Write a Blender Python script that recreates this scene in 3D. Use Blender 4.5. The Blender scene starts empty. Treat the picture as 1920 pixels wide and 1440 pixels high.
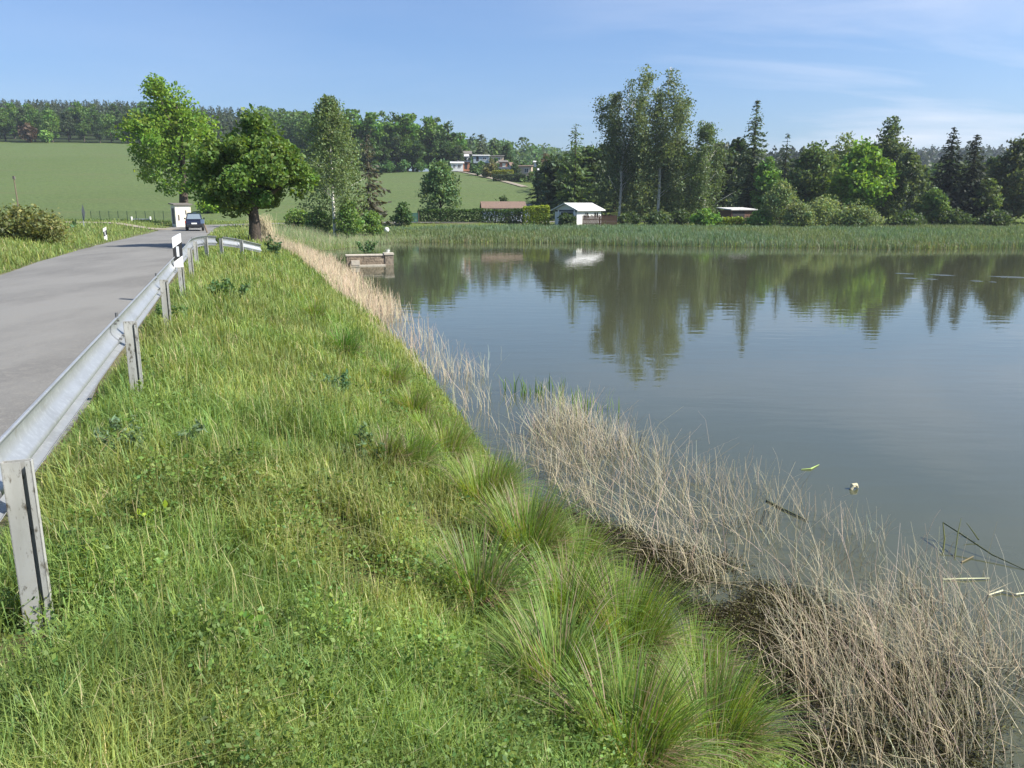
import bpy, math, random
import numpy as np

# ------------------------------------------------------------------ camera, sky, sun
S = bpy.context.scene
COL = S.collection
R = math.radians
EYE = 3.8                       # metres above the pond
F = 1500.0 / 1920.0 * 36.0
PITCH = R(12.77)
cam_d = bpy.data.cameras.new("camera")
cam_d.sensor_width = 36.0
cam_d.lens = F
cam_d.clip_start = 0.05
cam_d.clip_end = 8000
cam = bpy.data.objects.new("camera", cam_d)
COL.objects.link(cam)
cam.location = (0, 0, EYE)
cam.rotation_euler = (R(90) - PITCH, 0, 0)
S.camera = cam

SUN_EL, SUN_AZ = R(43), R(101)   # azimuth from +Y towards +X
sx, sy, sz = math.sin(SUN_AZ) * math.cos(SUN_EL), math.cos(SUN_AZ) * math.cos(SUN_EL), math.sin(SUN_EL)
sun_d = bpy.data.lights.new("sun", 'SUN')
sun_d.energy = 4.6
sun_d.angle = R(0.53)
sun_d.color = (1.0, 0.94, 0.84)
sun = bpy.data.objects.new("sun", sun_d)
COL.objects.link(sun)
from mathutils import Vector
sun.rotation_euler = Vector((sx, sy, sz)).to_track_quat('Z', 'Y').to_euler()

W = bpy.data.worlds.new("World")
S.world = W
W.use_nodes = True
nt = W.node_tree
for n in list(nt.nodes): nt.nodes.remove(n)
def wn(t, **k):
    n = nt.nodes.new(t)
    for a, b in k.items(): setattr(n, a, b)
    return n
sky = wn('ShaderNodeTexSky', sky_type='NISHITA', sun_disc=False)
sky.sun_elevation = SUN_EL
sky.sun_rotation = SUN_AZ
sky.altitude = 400
sky.air_density = 1.0
sky.dust_density = 2.6
sky.ozone_density = 3.5
bg = wn('ShaderNodeBackground')
bg.inputs[1].default_value = 0.083
out = wn('ShaderNodeOutputWorld')
tc = wn('ShaderNodeTexCoord')
sep = wn('ShaderNodeSeparateXYZ')
nt.links.new(tc.outputs['Generated'], sep.inputs[0])
def wm(op, a, b=None, clamp=False):
    n = wn('ShaderNodeMath', operation=op); n.use_clamp = clamp
    for i, v in enumerate((a, b)):
        if v is None: continue
        if isinstance(v, (int, float)): n.inputs[i].default_value = v
        else: nt.links.new(v, n.inputs[i])
    return n.outputs[0]
zz = wm('ADD', wm('MAXIMUM', sep.outputs[2], 0.0), 0.10)
cx = wm('DIVIDE', sep.outputs[0], zz)
cy = wm('DIVIDE', sep.outputs[1], zz)
comb = wn('ShaderNodeCombineXYZ')
nt.links.new(cx, comb.inputs[0]); nt.links.new(cy, comb.inputs[1])
mp = wn('ShaderNodeMapping')
mp.inputs['Rotation'].default_value = (0, 0, R(38))
mp.inputs['Scale'].default_value = (0.42, .8, 1)
nt.links.new(comb.outputs[0], mp.inputs[0])
nz = wn('ShaderNodeTexNoise'); nz.inputs['Scale'].default_value = 0.6; nz.inputs['Detail'].default_value = 7
nz.inputs['Roughness'].default_value = 0.55; nz.inputs['Distortion'].default_value = 0.9
nt.links.new(mp.outputs[0], nz.inputs['Vector'])
mr = wn('ShaderNodeMapRange'); mr.inputs[1].default_value = 0.42; mr.inputs[2].default_value = 0.72
nt.links.new(nz.outputs[0], mr.inputs[0])
side = wn('ShaderNodeMapRange'); side.inputs[1].default_value = 0.0; side.inputs[2].default_value = 0.42
side.inputs[3].default_value = 0.12; side.inputs[4].default_value = 1.0
nt.links.new(sep.outputs[0], side.inputs[0])
cl = wm('MULTIPLY', wm('MULTIPLY', mr.outputs[0], side.outputs[0]), 0.75, True)
mix = wn('ShaderNodeMixRGB'); mix.inputs[2].default_value = (6.6, 6.5, 7.0, 1)
wb = wn('ShaderNodeMixRGB', blend_type='MULTIPLY'); wb.inputs[0].default_value = 1; wb.inputs[2].default_value = (.675, .845, 1.04, 1)
nt.links.new(sky.outputs[0], wb.inputs[1])
nt.links.new(cl, mix.inputs[0]); nt.links.new(wb.outputs[0], mix.inputs[1])
nt.links.new(mix.outputs[0], bg.inputs[0])
nt.links.new(bg.outputs[0], out.inputs[0])

S.view_settings.view_transform = 'Standard'
S.view_settings.look = 'None'
S.view_settings.gamma = 1
S.view_settings.use_curve_mapping = False
S.view_settings.exposure = 1.08
S.render.engine = 'CYCLES'
S.cycles.max_bounces = 7
S.cycles.diffuse_bounces = 4
S.cycles.transmission_bounces = 3
S.cycles.use_denoising = True

# ------------------------------------------------------------------ helpers
rng = np.random.default_rng(11)
CP, SP = math.cos(PITCH), math.sin(PITCH)
def ray(px, py):
    a, b = (px - 960) / 1500.0, (720 - py) / 1500.0
    return np.array([a, CP + b * SP, -SP + b * CP])
def at_depth(px, py, y):
    d = ray(px, py); t = y / d[1]
    return d[0] * t, y, EYE + d[2] * t
def at_z(px, py, z=0.0):
    d = ray(px, py); t = (z - EYE) / d[2]
    return d[0] * t, d[1] * t

def smooth(a, b, x):
    t = np.clip((x - a) / (b - a), 0, 1)
    return t * t * (3 - 2 * t)

def hash2(i, j, seed):
    v = np.sin(i * 127.1 + j * 311.7 + seed * 74.7) * 43758.5453
    return v - np.floor(v)
def vnoise(x, y, scale, seed=0):
    x = np.asarray(x, float) * scale; y = np.asarray(y, float) * scale
    i, j = np.floor(x), np.floor(y); fx, fy = x - i, y - j
    fx = fx * fx * (3 - 2 * fx); fy = fy * fy * (3 - 2 * fy)
    a, b = hash2(i, j, seed), hash2(i + 1, j, seed)
    c, d = hash2(i, j + 1, seed), hash2(i + 1, j + 1, seed)
    return (a * (1 - fx) + b * fx) * (1 - fy) + (c * (1 - fx) + d * fx) * fy
def fbm(x, y, scale, seed=0, o=3):
    s = 0; a = 1; n = 0
    for k in range(o):
        s = s + a * vnoise(x, y, scale * 2 ** k, seed + k * 3); n += a; a *= .5
    return s / n

class MB:
    """collects vertices, quads, triangles and tints; build() links them as one mesh object"""
    def __init__(s): s.v = []; s.q = []; s.t = []; s.c = []; s.n = 0
    def add(s, v, q=None, t=None, c=(1, 1, 1)):
        v = np.asarray(v, float).reshape(-1, 3)
        c = np.asarray(c, float)
        if c.ndim == 1: c = np.tile(c, (len(v), 1))
        s.v.append(v); s.c.append(c)
        if q is not None and len(q): s.q.append(np.asarray(q, int) + s.n)
        if t is not None and len(t): s.t.append(np.asarray(t, int) + s.n)
        s.n += len(v)
    def build(s, name, mat, parent=None, smooth=False, bevel=0):
        v = np.concatenate(s.v); c = np.concatenate(s.c)
        q = np.concatenate(s.q) if s.q else np.zeros((0, 4), int)
        t = np.concatenate(s.t) if s.t else np.zeros((0, 3), int)
        me = bpy.data.meshes.new(name)
        me.vertices.add(len(v)); me.vertices.foreach_set('co', v.astype(np.float32).ravel())
        li = np.concatenate([q.ravel(), t.ravel()])
        me.loops.add(len(li)); me.loops.foreach_set('vertex_index', li.astype(np.int32))
        st = np.concatenate([np.arange(len(q)) * 4, len(q) * 4 + np.arange(len(t)) * 3])
        me.polygons.add(len(st)); me.polygons.foreach_set('loop_start', st.astype(np.int32))
        try: me.polygons.foreach_set('loop_total', np.concatenate([np.full(len(q), 4), np.full(len(t), 3)]).astype(np.int32))
        except Exception: pass
        me.update(calc_edges=True)
        at = me.attributes.new('tint', 'FLOAT_COLOR', 'POINT')
        at.data.foreach_set('color', np.concatenate([c, np.ones((len(c), 1))], 1).astype(np.float32).ravel())
        me.polygons.foreach_set('use_smooth', np.full(len(st), bool(smooth)))
        me.materials.append(mat)
        o = bpy.data.objects.new(name, me); COL.objects.link(o)
        if parent: o.parent = parent
        if bevel:
            m = o.modifiers.new('bevel', 'BEVEL'); m.width = bevel; m.segments = 2; m.limit_method = 'ANGLE'
        return o

def tag(o, label=None, cat=None, group=None, kind=None):
    if label: o['label'] = label
    if cat: o['category'] = cat
    if group: o['group'] = group
    if kind: o['kind'] = kind
    return o
def thing(name, label, cat, loc, rz=0.0, group=None):
    o = bpy.data.objects.new(name, None); COL.objects.link(o)
    o.empty_display_size = .3
    o.location = loc; o.rotation_euler = (0, 0, rz)
    return tag(o, label, cat, group)
def dup(root, loc, rz, sc=1.0, label=None):
    r = root.copy(); COL.objects.link(r); r.location = loc; r.rotation_euler = (0, 0, rz); r.scale = (sc, sc, sc)
    if label: r['label'] = label
    for ch in list(root.children):
        c = ch.copy(); COL.objects.link(c); c.parent = r
        for g in list(ch.children):
            d = g.copy(); COL.objects.link(d); d.parent = c
    return r

BOXQ = [(0, 3, 2, 1), (4, 5, 6, 7), (0, 1, 5, 4), (1, 2, 6, 5), (2, 3, 7, 6), (3, 0, 4, 7)]
def box(mb, x0, x1, y0, y1, z0, z1, c=(1, 1, 1), taper=0.0):
    t = taper
    mb.add([(x0, y0, z0), (x1, y0, z0), (x1, y1, z0), (x0, y1, z0),
            (x0 + t, y0 + t, z1), (x1 - t, y0 + t, z1), (x1 - t, y1 - t, z1), (x0 + t, y1 - t, z1)], BOXQ, c=c)
def prism(mb, poly, z0, z1, c=(1, 1, 1)):
    """upright prism over a counter-clockwise ground polygon"""
    n = len(poly)
    v = [(x, y, z0) for x, y in poly] + [(x, y, z1) for x, y in poly]
    q = [(i, (i + 1) % n, n + (i + 1) % n, n + i) for i in range(n)]
    t = [(n, n + i, n + i + 1) for i in range(1, n - 1)] + [(0, i + 1, i) for i in range(1, n - 1)]
    mb.add(v, q, t, c)
def extrude_x(mb, prof, x0, x1, c=(1, 1, 1)):
    """(y, z) outline swept along x; convex outlines only"""
    n = len(prof)
    v = [(x0, y, z) for y, z in prof] + [(x1, y, z) for y, z in prof]
    q = [(i, (i + 1) % n, n + (i + 1) % n, n + i) for i in range(n)]
    t = [(n, n + i, n + i + 1) for i in range(1, n - 1)] + [(0, i + 1, i) for i in range(1, n - 1)]
    mb.add(v, q, t, c)
def tube(mb, pts, rad, sides=6, c=(1, 1, 1)):
    pts = np.asarray(pts, float); rad = np.broadcast_to(np.asarray(rad, float), (len(pts),))
    tan = np.gradient(pts, axis=0); tan /= np.linalg.norm(tan, axis=1)[:, None] + 1e-9
    ref = np.array([.31, .87, .38]) if abs(tan[0][2]) > .6 else np.array([0, .05, 1.])
    a = np.cross(tan, ref); a /= np.linalg.norm(a, axis=1)[:, None] + 1e-9
    b = np.cross(tan, a)
    ang = np.arange(sides) * 2 * math.pi / sides
    v = pts[:, None] + rad[:, None, None] * (np.cos(ang)[None, :, None] * a[:, None] + np.sin(ang)[None, :, None] * b[:, None])
    q = []
    for i in range(len(pts) - 1):
        for k in range(sides):
            k2 = (k + 1) % sides
            q.append((i * sides + k, i * sides + k2, (i + 1) * sides + k2, (i + 1) * sides + k))
    e = (len(pts) - 1) * sides
    t = [(e, e + k, e + k + 1) for k in range(1, sides - 1)] + [(0, k + 1, k) for k in range(1, sides - 1)]
    mb.add(v.reshape(-1, 3), q, t, c)
def unit(v): return v / (np.linalg.norm(v, axis=-1, keepdims=True) + 1e-9)
def leaves(mb, P, size, tint, r, up=0.5, aspect=1.6, axis=None):
    n = len(P)
    nrm = unit(r.normal(size=(n, 3)) + np.array([0, 0, up]))
    t = r.normal(size=(n, 3)) if axis is None else axis
    t = unit(t - nrm * (t * nrm).sum(1, keepdims=True)) if axis is None else unit(axis)
    b = unit(np.cross(nrm, t))
    s = np.broadcast_to(np.asarray(size, float), (n,))[:, None]
    v = np.stack([P - t * s * aspect * .5, P + b * s * .5, P + t * s * aspect * .5, P - b * s * .5], 1)
    mb.add(v.reshape(-1, 3), np.arange(n * 4).reshape(n, 4), c=np.repeat(tint, 4, 0))
def blades(mb, P, h, w, lean, az, tint, r, tip=None):
    """grass blades: root, mid, tip"""
    n = len(P)
    d = np.stack([np.cos(az), np.sin(az), np.zeros(n)], 1)
    s = np.stack([-np.sin(az + r.normal(size=n) * .8), np.cos(az), np.zeros(n)], 1); s = unit(s)
    h = h[:, None]; w = w[:, None]; lean = lean[:, None]
    Z = np.array([0, 0, 1.])
    m = P + Z * h * .58 + d * h * lean * .3
    t = P + Z * h * (1 - .35 * lean) + d * h * lean
    v = np.stack([P - s * w * .5, P + s * w * .5, m + s * w * .42, m - s * w * .42, t], 1)
    i = np.arange(n)[:, None] * 5
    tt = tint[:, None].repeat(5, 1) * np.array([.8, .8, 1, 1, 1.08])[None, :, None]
    mb.add(v.reshape(-1, 3), i + np.array([[0, 1, 2, 3]]), i + np.array([[3, 2, 4]]), tt.reshape(-1, 3))
def tints(r, n, var=.22, yel=.12):
    b = 1 + r.normal(size=n) * var
    y = r.normal(size=n) * yel
    return np.clip(np.stack([b * (1 + y), b, b * (1 - y)], 1), .25, 2.2)

# ------------------------------------------------------------------ materials
def mat(name, col, rough=.7, metal=0, noise=None, bump=None, spec=.5, tint=False, transl=0, coat=0):
    m = bpy.data.materials.new(name); m.use_nodes = True
    N, L = m.node_tree.nodes, m.node_tree.links
    p = N['Principled BSDF']; o = N['Material Output']
    p.inputs['Roughness'].default_value = rough; p.inputs['Metallic'].default_value = metal
    p.inputs['Specular IOR Level'].default_value = spec
    if coat: p.inputs['Coat Weight'].default_value = coat
    rgb = N.new('ShaderNodeRGB'); rgb.outputs[0].default_value = (*col, 1); c = rgb.outputs[0]
    if noise:
        if not isinstance(noise, list): noise = [noise]
        for sc, col2, lo, hi, *strh in noise:
            tcn = N.new('ShaderNodeTexCoord'); mpn = N.new('ShaderNodeMapping')
            if strh: mpn.inputs['Scale'].default_value = strh[0]
            L.new(tcn.outputs['Object'], mpn.inputs[0])
            nn = N.new('ShaderNodeTexNoise'); nn.inputs['Scale'].default_value = sc; nn.inputs['Detail'].default_value = 6
            nn.inputs['Roughness'].default_value = .62
            L.new(mpn.outputs[0], nn.inputs['Vector'])
            rr = N.new('ShaderNodeMapRange'); rr.inputs[1].default_value = lo; rr.inputs[2].default_value = hi
            L.new(nn.outputs[0], rr.inputs[0])
            mx = N.new('ShaderNodeMixRGB'); mx.inputs[2].default_value = (*col2, 1)
            L.new(rr.outputs[0], mx.inputs[0]); L.new(c, mx.inputs[1]); c = mx.outputs[0]
    if tint:
        at = N.new('ShaderNodeAttribute'); at.attribute_name = 'tint'
        mx = N.new('ShaderNodeMixRGB'); mx.blend_type = 'MULTIPLY'; mx.inputs[0].default_value = 1
        L.new(c, mx.inputs[1]); L.new(at.outputs['Color'], mx.inputs[2]); c = mx.outputs[0]
    L.new(c, p.inputs['Base Color'])
    if bump:
        sc, st, dist = bump
        tcn = N.new('ShaderNodeTexCoord')
        nn = N.new('ShaderNodeTexNoise'); nn.inputs['Scale'].default_value = sc; nn.inputs['Detail'].default_value = 5
        L.new(tcn.outputs['Object'], nn.inputs['Vector'])
        bb = N.new('ShaderNodeBump'); bb.inputs['Strength'].default_value = st; bb.inputs['Distance'].default_value = dist
        L.new(nn.outputs[0], bb.inputs['Height']); L.new(bb.outputs[0], p.inputs['Normal'])
    if transl:
        tr = N.new('ShaderNodeBsdfTranslucent'); ms = N.new('ShaderNodeMixShader'); ms.inputs[0].default_value = transl
        g = N.new('ShaderNodeMixRGB'); g.blend_type = 'MULTIPLY'; g.inputs[0].default_value = 1
        g.inputs[2].default_value = (1.25, 1.2, .55, 1)
        L.new(c, g.inputs[1]); L.new(g.outputs[0], tr.inputs[0])
        L.new(p.outputs[0], ms.inputs[1]); L.new(tr.outputs[0], ms.inputs[2]); L.new(ms.outputs[0], o.inputs[0])
    return m
def leafmat(name, col, transl=.34): return mat(name, col, rough=.55, spec=.35, tint=True, transl=transl)

M_ground = mat('soil_and_turf', (1, 1, 1), .95, spec=.1, tint=True,
               noise=[(3.0, (.62, .6, .5), .4, .75), (22, (1.25, 1.2, 1.0), .45, .8)], bump=(14, .5, .05))
M_field = mat('crop_field', (.094, .132, .044), .9, spec=.1, tint=True,
              noise=[(.035, (.102, .138, .053), .35, .7, (1, 1, 1)), (1.2, (.066, .096, .037), .42, .75, (1, 1, 1)), (.16, (.10, .122, .05), .5, .66, (.25, 2.2, 1))], bump=(1.5, .6, .25))
M_road = mat('worn_asphalt', (.190, .187, .175), .88, spec=.3,
             noise=[(.55, (.135, .132, .124), .42, .62, (1, .3, 1)), (7, (.19, .182, .165), .5, .72), (55, (.23, .225, .21), .5, .74), (140, (.075, .074, .07), .54, .76)], bump=(120, .35, .01))
M_gravel = mat('pale_gravel', (.27, .235, .18), .95, noise=[(9, (.19, .165, .12), .4, .7)], bump=(60, .5, .03))
M_galv = mat('galvanised_steel', (.40, .42, .44), .42, .55, spec=.5,
             noise=[(2.2, (.33, .345, .355), .42, .7, (1, 1, .4)), (26, (.47, .49, .5), .5, .72), (5, (.27, .245, .20), .62, .8)], bump=(40, .08, .004))
M_post = mat('weathered_galvanised_post', (.44, .44, .415), .6, .3,
             noise=[(6, (.33, .325, .29), .42, .7, (1, 1, .25)), (30, (.10, .085, .06), .56, .68, (1, 1, .5)), (3, (.40, .385, .335), .5, .7)], bump=(40, .1, .004))
M_bolt = mat('dull_bolt_steel', (.16, .16, .16), .5, .6)
M_white = mat('white_plastic', (.78, .78, .76), .45, noise=[(8, (.68, .67, .62), .5, .8)])
M_black = mat('black_plastic', (.018, .018, .02), .5)
M_refl = mat('reflector_plastic', (.62, .64, .66), .2, noise=[(60, (.5, .52, .55), .4, .7)])
M_bark = mat('grey_brown_bark', (.085, .066, .05), .95, noise=[(6, (.035, .028, .022), .42, .65, (1, 1, .25))], bump=(14, .8, .04))
M_birchbark = mat('birch_bark', (.62, .60, .55), .8, noise=[(2.2, (.05, .045, .04), .57, .66, (1, 1, 2.2))], bump=(10, .3, .02))
M_wood = mat('weathered_wood', (.19, .145, .10), .85, noise=[(7, (.10, .075, .055), .4, .7, (3, 3, .4))])

# ------------------------------------------------------------------ terrain
pond_px = [(1450, 1440), (1290, 1230), (1150, 1080), (960, 930), (865, 790), (800, 705), (725, 622), (662, 556), (622, 520), (596, 500), (570, 485), (575, 474)]
POND = [(9.5, -14), (6.3, -5.5), (4.1, 0.0), (2.9, 2.6)] + [at_z(*p) for p in pond_px]
POND += [at_z(640, 468), at_z(735, 455), at_z(1050, 456), at_z(1160, 461), at_z(1500, 465), at_z(1700, 468), at_z(1920, 465), (62, 58), (85, 40), (95, 0), (70, -25), (20, -25)]
POND = np.array(POND)
def sdist(x, y, poly=POND):
    """signed distance to the pond outline, positive on land"""
    x = np.asarray(x, float); y = np.asarray(y, float)
    d = np.full(x.shape, 1e9); ins = np.zeros(x.shape, bool)
    n = len(poly)
    for i in range(n):
        ax, ay = poly[i]; bx, by = poly[(i + 1) % n]
        ex, ey = bx - ax, by - ay
        t = np.clip(((x - ax) * ex + (y - ay) * ey) / (ex * ex + ey * ey), 0, 1)
        d = np.minimum(d, np.hypot(x - ax - t * ex, y - ay - t * ey))
        c = ((ay > y) != (by > y)) & (x < (bx - ax) * (y - ay) / (by - ay + 1e-12) + ax)
        ins ^= c
    return np.where(ins, -d, d)
def inpoly(x, y, poly): return sdist(x, y, np.array(poly)) < 0

RD = np.array([-.329, .944]); RN = np.array([-.944, -.329])       # rail direction, and left of it
RAIL0 = np.array([-2.3, 3.41])
def rail_at(y): return RAIL0 + RD * (y - RAIL0[1]) / RD[1]
ROADC = [tuple(rail_at(y) + RN * 2.75) for y in (-14, -5, 0, 5, 10, 15, 20, 25, 30, 36, 42, 48, 55, 62)]
ROADC += [(-28.0, 69.5), (-30.6, 77), (-32.2, 84), (-32.6, 91), (-30.5, 98), (-25, 103.5), (-16, 107), (-5, 109), (8, 111), (22, 114)]
ROADC = np.array(ROADC)
def resample(P, step):
    P = np.asarray(P, float)
    # Catmull-Rom
    Q = np.vstack([2 * P[0] - P[1], P, 2 * P[-1] - P[-2]]); o = []
    for i in range(1, len(Q) - 2):
        n = max(2, int(np.linalg.norm(Q[i + 1] - Q[i]) / step))
        for k in range(n):
            t = k / n
            o.append(.5 * ((2 * Q[i]) + (Q[i + 1] - Q[i - 1]) * t + (2 * Q[i - 1] - 5 * Q[i] + 4 * Q[i + 1] - Q[i + 2]) * t * t
                           + (-Q[i - 1] + 3 * Q[i] - 3 * Q[i + 1] + Q[i + 2]) * t ** 3))
    o.append(P[-1]); return np.array(o)
ROADL = resample(ROADC, 1.0)
def road_dist(x, y):
    x = np.asarray(x, float); y = np.asarray(y, float)
    d = np.full(x.shape, 1e9)
    L = ROADL[::2]
    for i in range(len(L) - 1):
        ax, ay = L[i]; bx, by = L[i + 1]; ex, ey = bx - ax, by - ay
        t = np.clip(((x - ax) * ex + (y - ay) * ey) / (ex * ex + ey * ey), 0, 1)
        d = np.minimum(d, np.hypot(x - ax - t * ex, y - ay - t * ey))
    return d
def road_z(y): return 1.88 - .45 * smooth(28, 72, y) - .1 * smooth(78, 104, y)

UT = np.array([-1.2, -.64, -.47, -.34, -.24, -.173, -.073, .017, .093, .3, .45, .64, 1.2])
YF = np.array([104, 104, 104, 107, 112, 114, 116, 118, 125, 130, 130, 130, 130.])
Y1 = np.array([300, 300, 300, 290, 260, 230, 225, 190, 190, 200, 200, 200, 200.])
Z1 = np.array([25, 25, 24.5, 22, 17, 12, 12, 8.2, 7, 6, 6, 6, 6.])
Y2 = np.array([480, 480, 480, 470, 430, 420, 480, 600, 650, 900, 1300, 1300, 1300.])
Z2 = np.array([48, 47, 47, 42, 34, 23, 18, 23, 26, 30, 62, 67, 67.])
HOL = [(-2.2, 3.2, .34, .10), (*at_z(870, 1120, .75), .28, .26), (*at_z(725, 850, 1.1), .34, .24), (*at_z(548, 865, 1.6), .22, .22), (*at_z(645, 1075, 1.3), .16, .2), (*at_z(1010, 1330, .6), .2, .2), (*at_z(800, 1040, .95), .2, .18), (*at_z(690, 1180, 1.2), .2, .16), (*at_z(640, 900, 1.35), .25, .14)]
def hollow(x, y):
    m = np.zeros(np.shape(x))
    for (hx, hy, hr, hd) in HOL: m = np.maximum(m, np.exp(-((x - hx) ** 2 + (y - hy) ** 2) / (hr * hr) / 1.2))
    return m
def zt(x, y):
    x = np.asarray(x, float); y = np.asarray(y, float)
    sd = sdist(x, y)
    u = x / np.maximum(y, 1)
    t = smooth(46, 72, y) * smooth(-.34, -.14, u)
    rz = road_z(y)
    B = rz * (1 - t) + (.75 + .4 * smooth(95, 112, y)) * t
    w = 4.25 * (1 - t) + 26 * t
    s = np.clip(sd / w, 0, 1)
    z = B * (1 - (1 - s) ** 1.75)
    near = np.clip(1 - y / 60, 0, 1) * smooth(0, .8, sd) * smooth(2.5, 3.1, road_dist(x, y))
    z = z + near * (.16 * (fbm(x, y, .7, 4) - .5) + .07 * (fbm(x, y, 2.6, 9) - .5))
    for (hx, hy, hr, hd) in HOL: z = z - hd * np.exp(-((x - hx) ** 2 + (y - hy) ** 2) / (hr * hr))
    z = z + .33 * np.exp(-((x + 12.4) ** 2 + (y - 38) ** 2) / 3.5)
    # gentle bank left of the road
    rd = road_dist(x, y)
    left = smooth(2.6, 7, rd) * ((x - rail_at(y)[0] if np.ndim(y) == 0 else x - (RAIL0[0] + RD[0] * (y - RAIL0[1]) / RD[1])) < -3)
    z = z + left * (.35 + .25 * fbm(x, y, .12, 2)) * (1 - smooth(85, 104, y))
    yf, y1, z1, y2, z2 = (np.interp(u, UT, k) for k in (YF, Y1, Z1, Y2, Z2))
    r = np.clip((y - yf) / (y1 - yf), 0, 1)
    r = r * .8 + .2 * r * r * (3 - 2 * r)
    h = B + (z1 - B) * r + (z2 - z1) * np.clip((y - y1) / (y2 - y1), 0, 1)
    h = h + smooth(yf, yf + 60, y) * (fbm(x, y, .012, 7) - .5) * 1.5
    z = np.where(y > yf, h, z)
    z = np.where(sd < 0, -.75 * smooth(0, 3.5, -sd) - .02, z)
    onroad = smooth(3.1, 2.5, rd)
    z = z * (1 - onroad) + (rz - .07) * onroad
    return z
def z1_(x, y): return float(zt(np.array([float(x)]), np.array([float(y)]))[0])
def hit(px, py, y0=1.5, y1=130):
    """where the photograph's line of sight meets the ground"""
    d = ray(px, py)
    ys = np.exp(np.linspace(math.log(y0), math.log(y1), 900)); t = ys / d[1]
    xs = d[0] * t; zs = EYE + d[2] * t
    g = np.maximum(zt(xs, ys), 0.0)
    k = np.argmax(zs <= g)
    return float(xs[k]), float(ys[k]), float(g[k])

def axis(pts):
    o = []
    for (a, b, st) in pts: o += list(np.arange(a, b, st))
    return np.array(o)
gx = axis([(-900, -300, 40), (-300, -120, 12), (-120, -45, 4), (-45, -26, 1.2), (-26, -14, .5), (-14, 7, .2), (7, 14, .7), (14, 60, 3), (60, 200, 8), (200, 700, 25), (700, 1500, 50)])
gx = np.append(gx, 1500)
gy = axis([(-30, -6, 3), (-6, 1, .6), (1, 16, .2), (16, 32, .4), (32, 60, .8), (60, 135, 1.5), (135, 330, 5), (330, 700, 15), (700, 1500, 40)])
gy = np.append(gy, [1500, 1800])
GX, GY = np.meshgrid(gx, gy)
GZ = zt(GX, GY)
nx, ny = len(gx), len(gy)
idx = np.arange(nx * ny).reshape(ny, nx)
quads = np.stack([idx[:-1, :-1], idx[:-1, 1:], idx[1:, 1:], idx[1:, :-1]], -1).reshape(-1, 4)
cxm = ((GX[:-1, :-1] + GX[1:, 1:]) / 2).ravel(); cym = ((GY[:-1, :-1] + GY[1:, 1:]) / 2).ravel()
def in_field(x, y):
    u = x / np.maximum(y, 1)
    yf, y1 = np.interp(u, UT, YF), np.interp(u, UT, Y1)
    w = 1.5 * (vnoise(x, y, .05, 3) - .5)
    right = u < .022 + .0 * y
    return (y > yf + 1.5) & (y < y1 - 3 + w) & right
fld = in_field(cxm, cym)
Vall = np.stack([GX.ravel(), GY.ravel(), GZ.ravel()], 1)
sdv = sdist(GX.ravel(), GY.ravel()); rdv = road_dist(GX.ravel(), GY.ravel())
gcol = np.tile(np.array([.085, .11, .035]), (nx * ny, 1))
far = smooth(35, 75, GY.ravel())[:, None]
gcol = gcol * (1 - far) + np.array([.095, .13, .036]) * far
nzv = fbm(GX.ravel(), GY.ravel(), .35, 21)[:, None]
gcol = gcol * (.75 + .5 * nzv)
wet = smooth(.6, -.1, sdv)[:, None]
gcol = gcol * (1 - wet) + np.array([.05, .042, .028]) * wet
sedge_ = (smooth(1.35, .7, sdv) * smooth(-.1, .05, sdv) * smooth(13, 8, GY.ravel()))[:, None] * .85; gcol = gcol * (1 - sedge_) + np.array([.055, .045, .025]) * sedge_
hol_ = hollow(GX.ravel(), GY.ravel())[:, None]; gcol = gcol * (1 - hol_) + np.array([.07, .052, .032]) * hol_
edge = (smooth(2.65, 2.35, rdv) * .8)[:, None]
gcol = gcol * (1 - edge) + np.array([.16, .14, .105]) * edge
hill = ((GY.ravel() > np.interp(GX.ravel() / np.maximum(GY.ravel(), 1), UT, Y1)) & (GY.ravel() > 100))[:, None]
gcol = np.where(hill, np.array([.03, .045, .018]), gcol)
def sub(name, q, m, c):
    used = np.unique(q); remap = np.full(nx * ny, -1); remap[used] = np.arange(len(used))
    b = MB(); b.add(Vall[used], remap[q], c=c[used]); return b.build(name, m, smooth=True)
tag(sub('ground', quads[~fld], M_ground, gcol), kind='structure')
fcol = np.ones((nx * ny, 3)) * (0.93 + .14 * fbm(GX.ravel(), GY.ravel(), .03, 5))[:, None]
tag(sub('field', quads[fld], M_field, fcol), kind='structure')

# road
def ribbon(name, line, hw, m, zf, lift, cross=5):
    L = np.asarray(line); t = np.gradient(L, axis=0); t /= np.linalg.norm(t, axis=1)[:, None]
    nrm = np.stack([-t[:, 1], t[:, 0]], 1)
    k = np.linspace(1, -1, cross)
    wob = (vnoise(np.arange(len(L)), np.zeros(len(L)), .6, 5) - .5) * .16
    P = L[:, None] + nrm[:, None] * (k[None, :, None] * (hw + wob[:, None, None] * (abs(k)[None, :, None] > .9)))
    z = zf(P[..., 0], P[..., 1]) + lift + .05 * (1 - k ** 2)[None, :]
    v = np.concatenate([P, z[..., None]], -1)
    i = np.arange(len(L) * cross).reshape(len(L), cross)
    b = MB(); b.add(v.reshape(-1, 3), np.stack([i[:-1, :-1], i[:-1, 1:], i[1:, 1:], i[1:, :-1]], -1).reshape(-1, 4)[:, ::-1])
    return tag(b.build(name, m, smooth=True), kind='structure')
ribbon('road', ROADL, 2.3, M_road, lambda x, y: road_z(y), -.035, 7)
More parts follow.
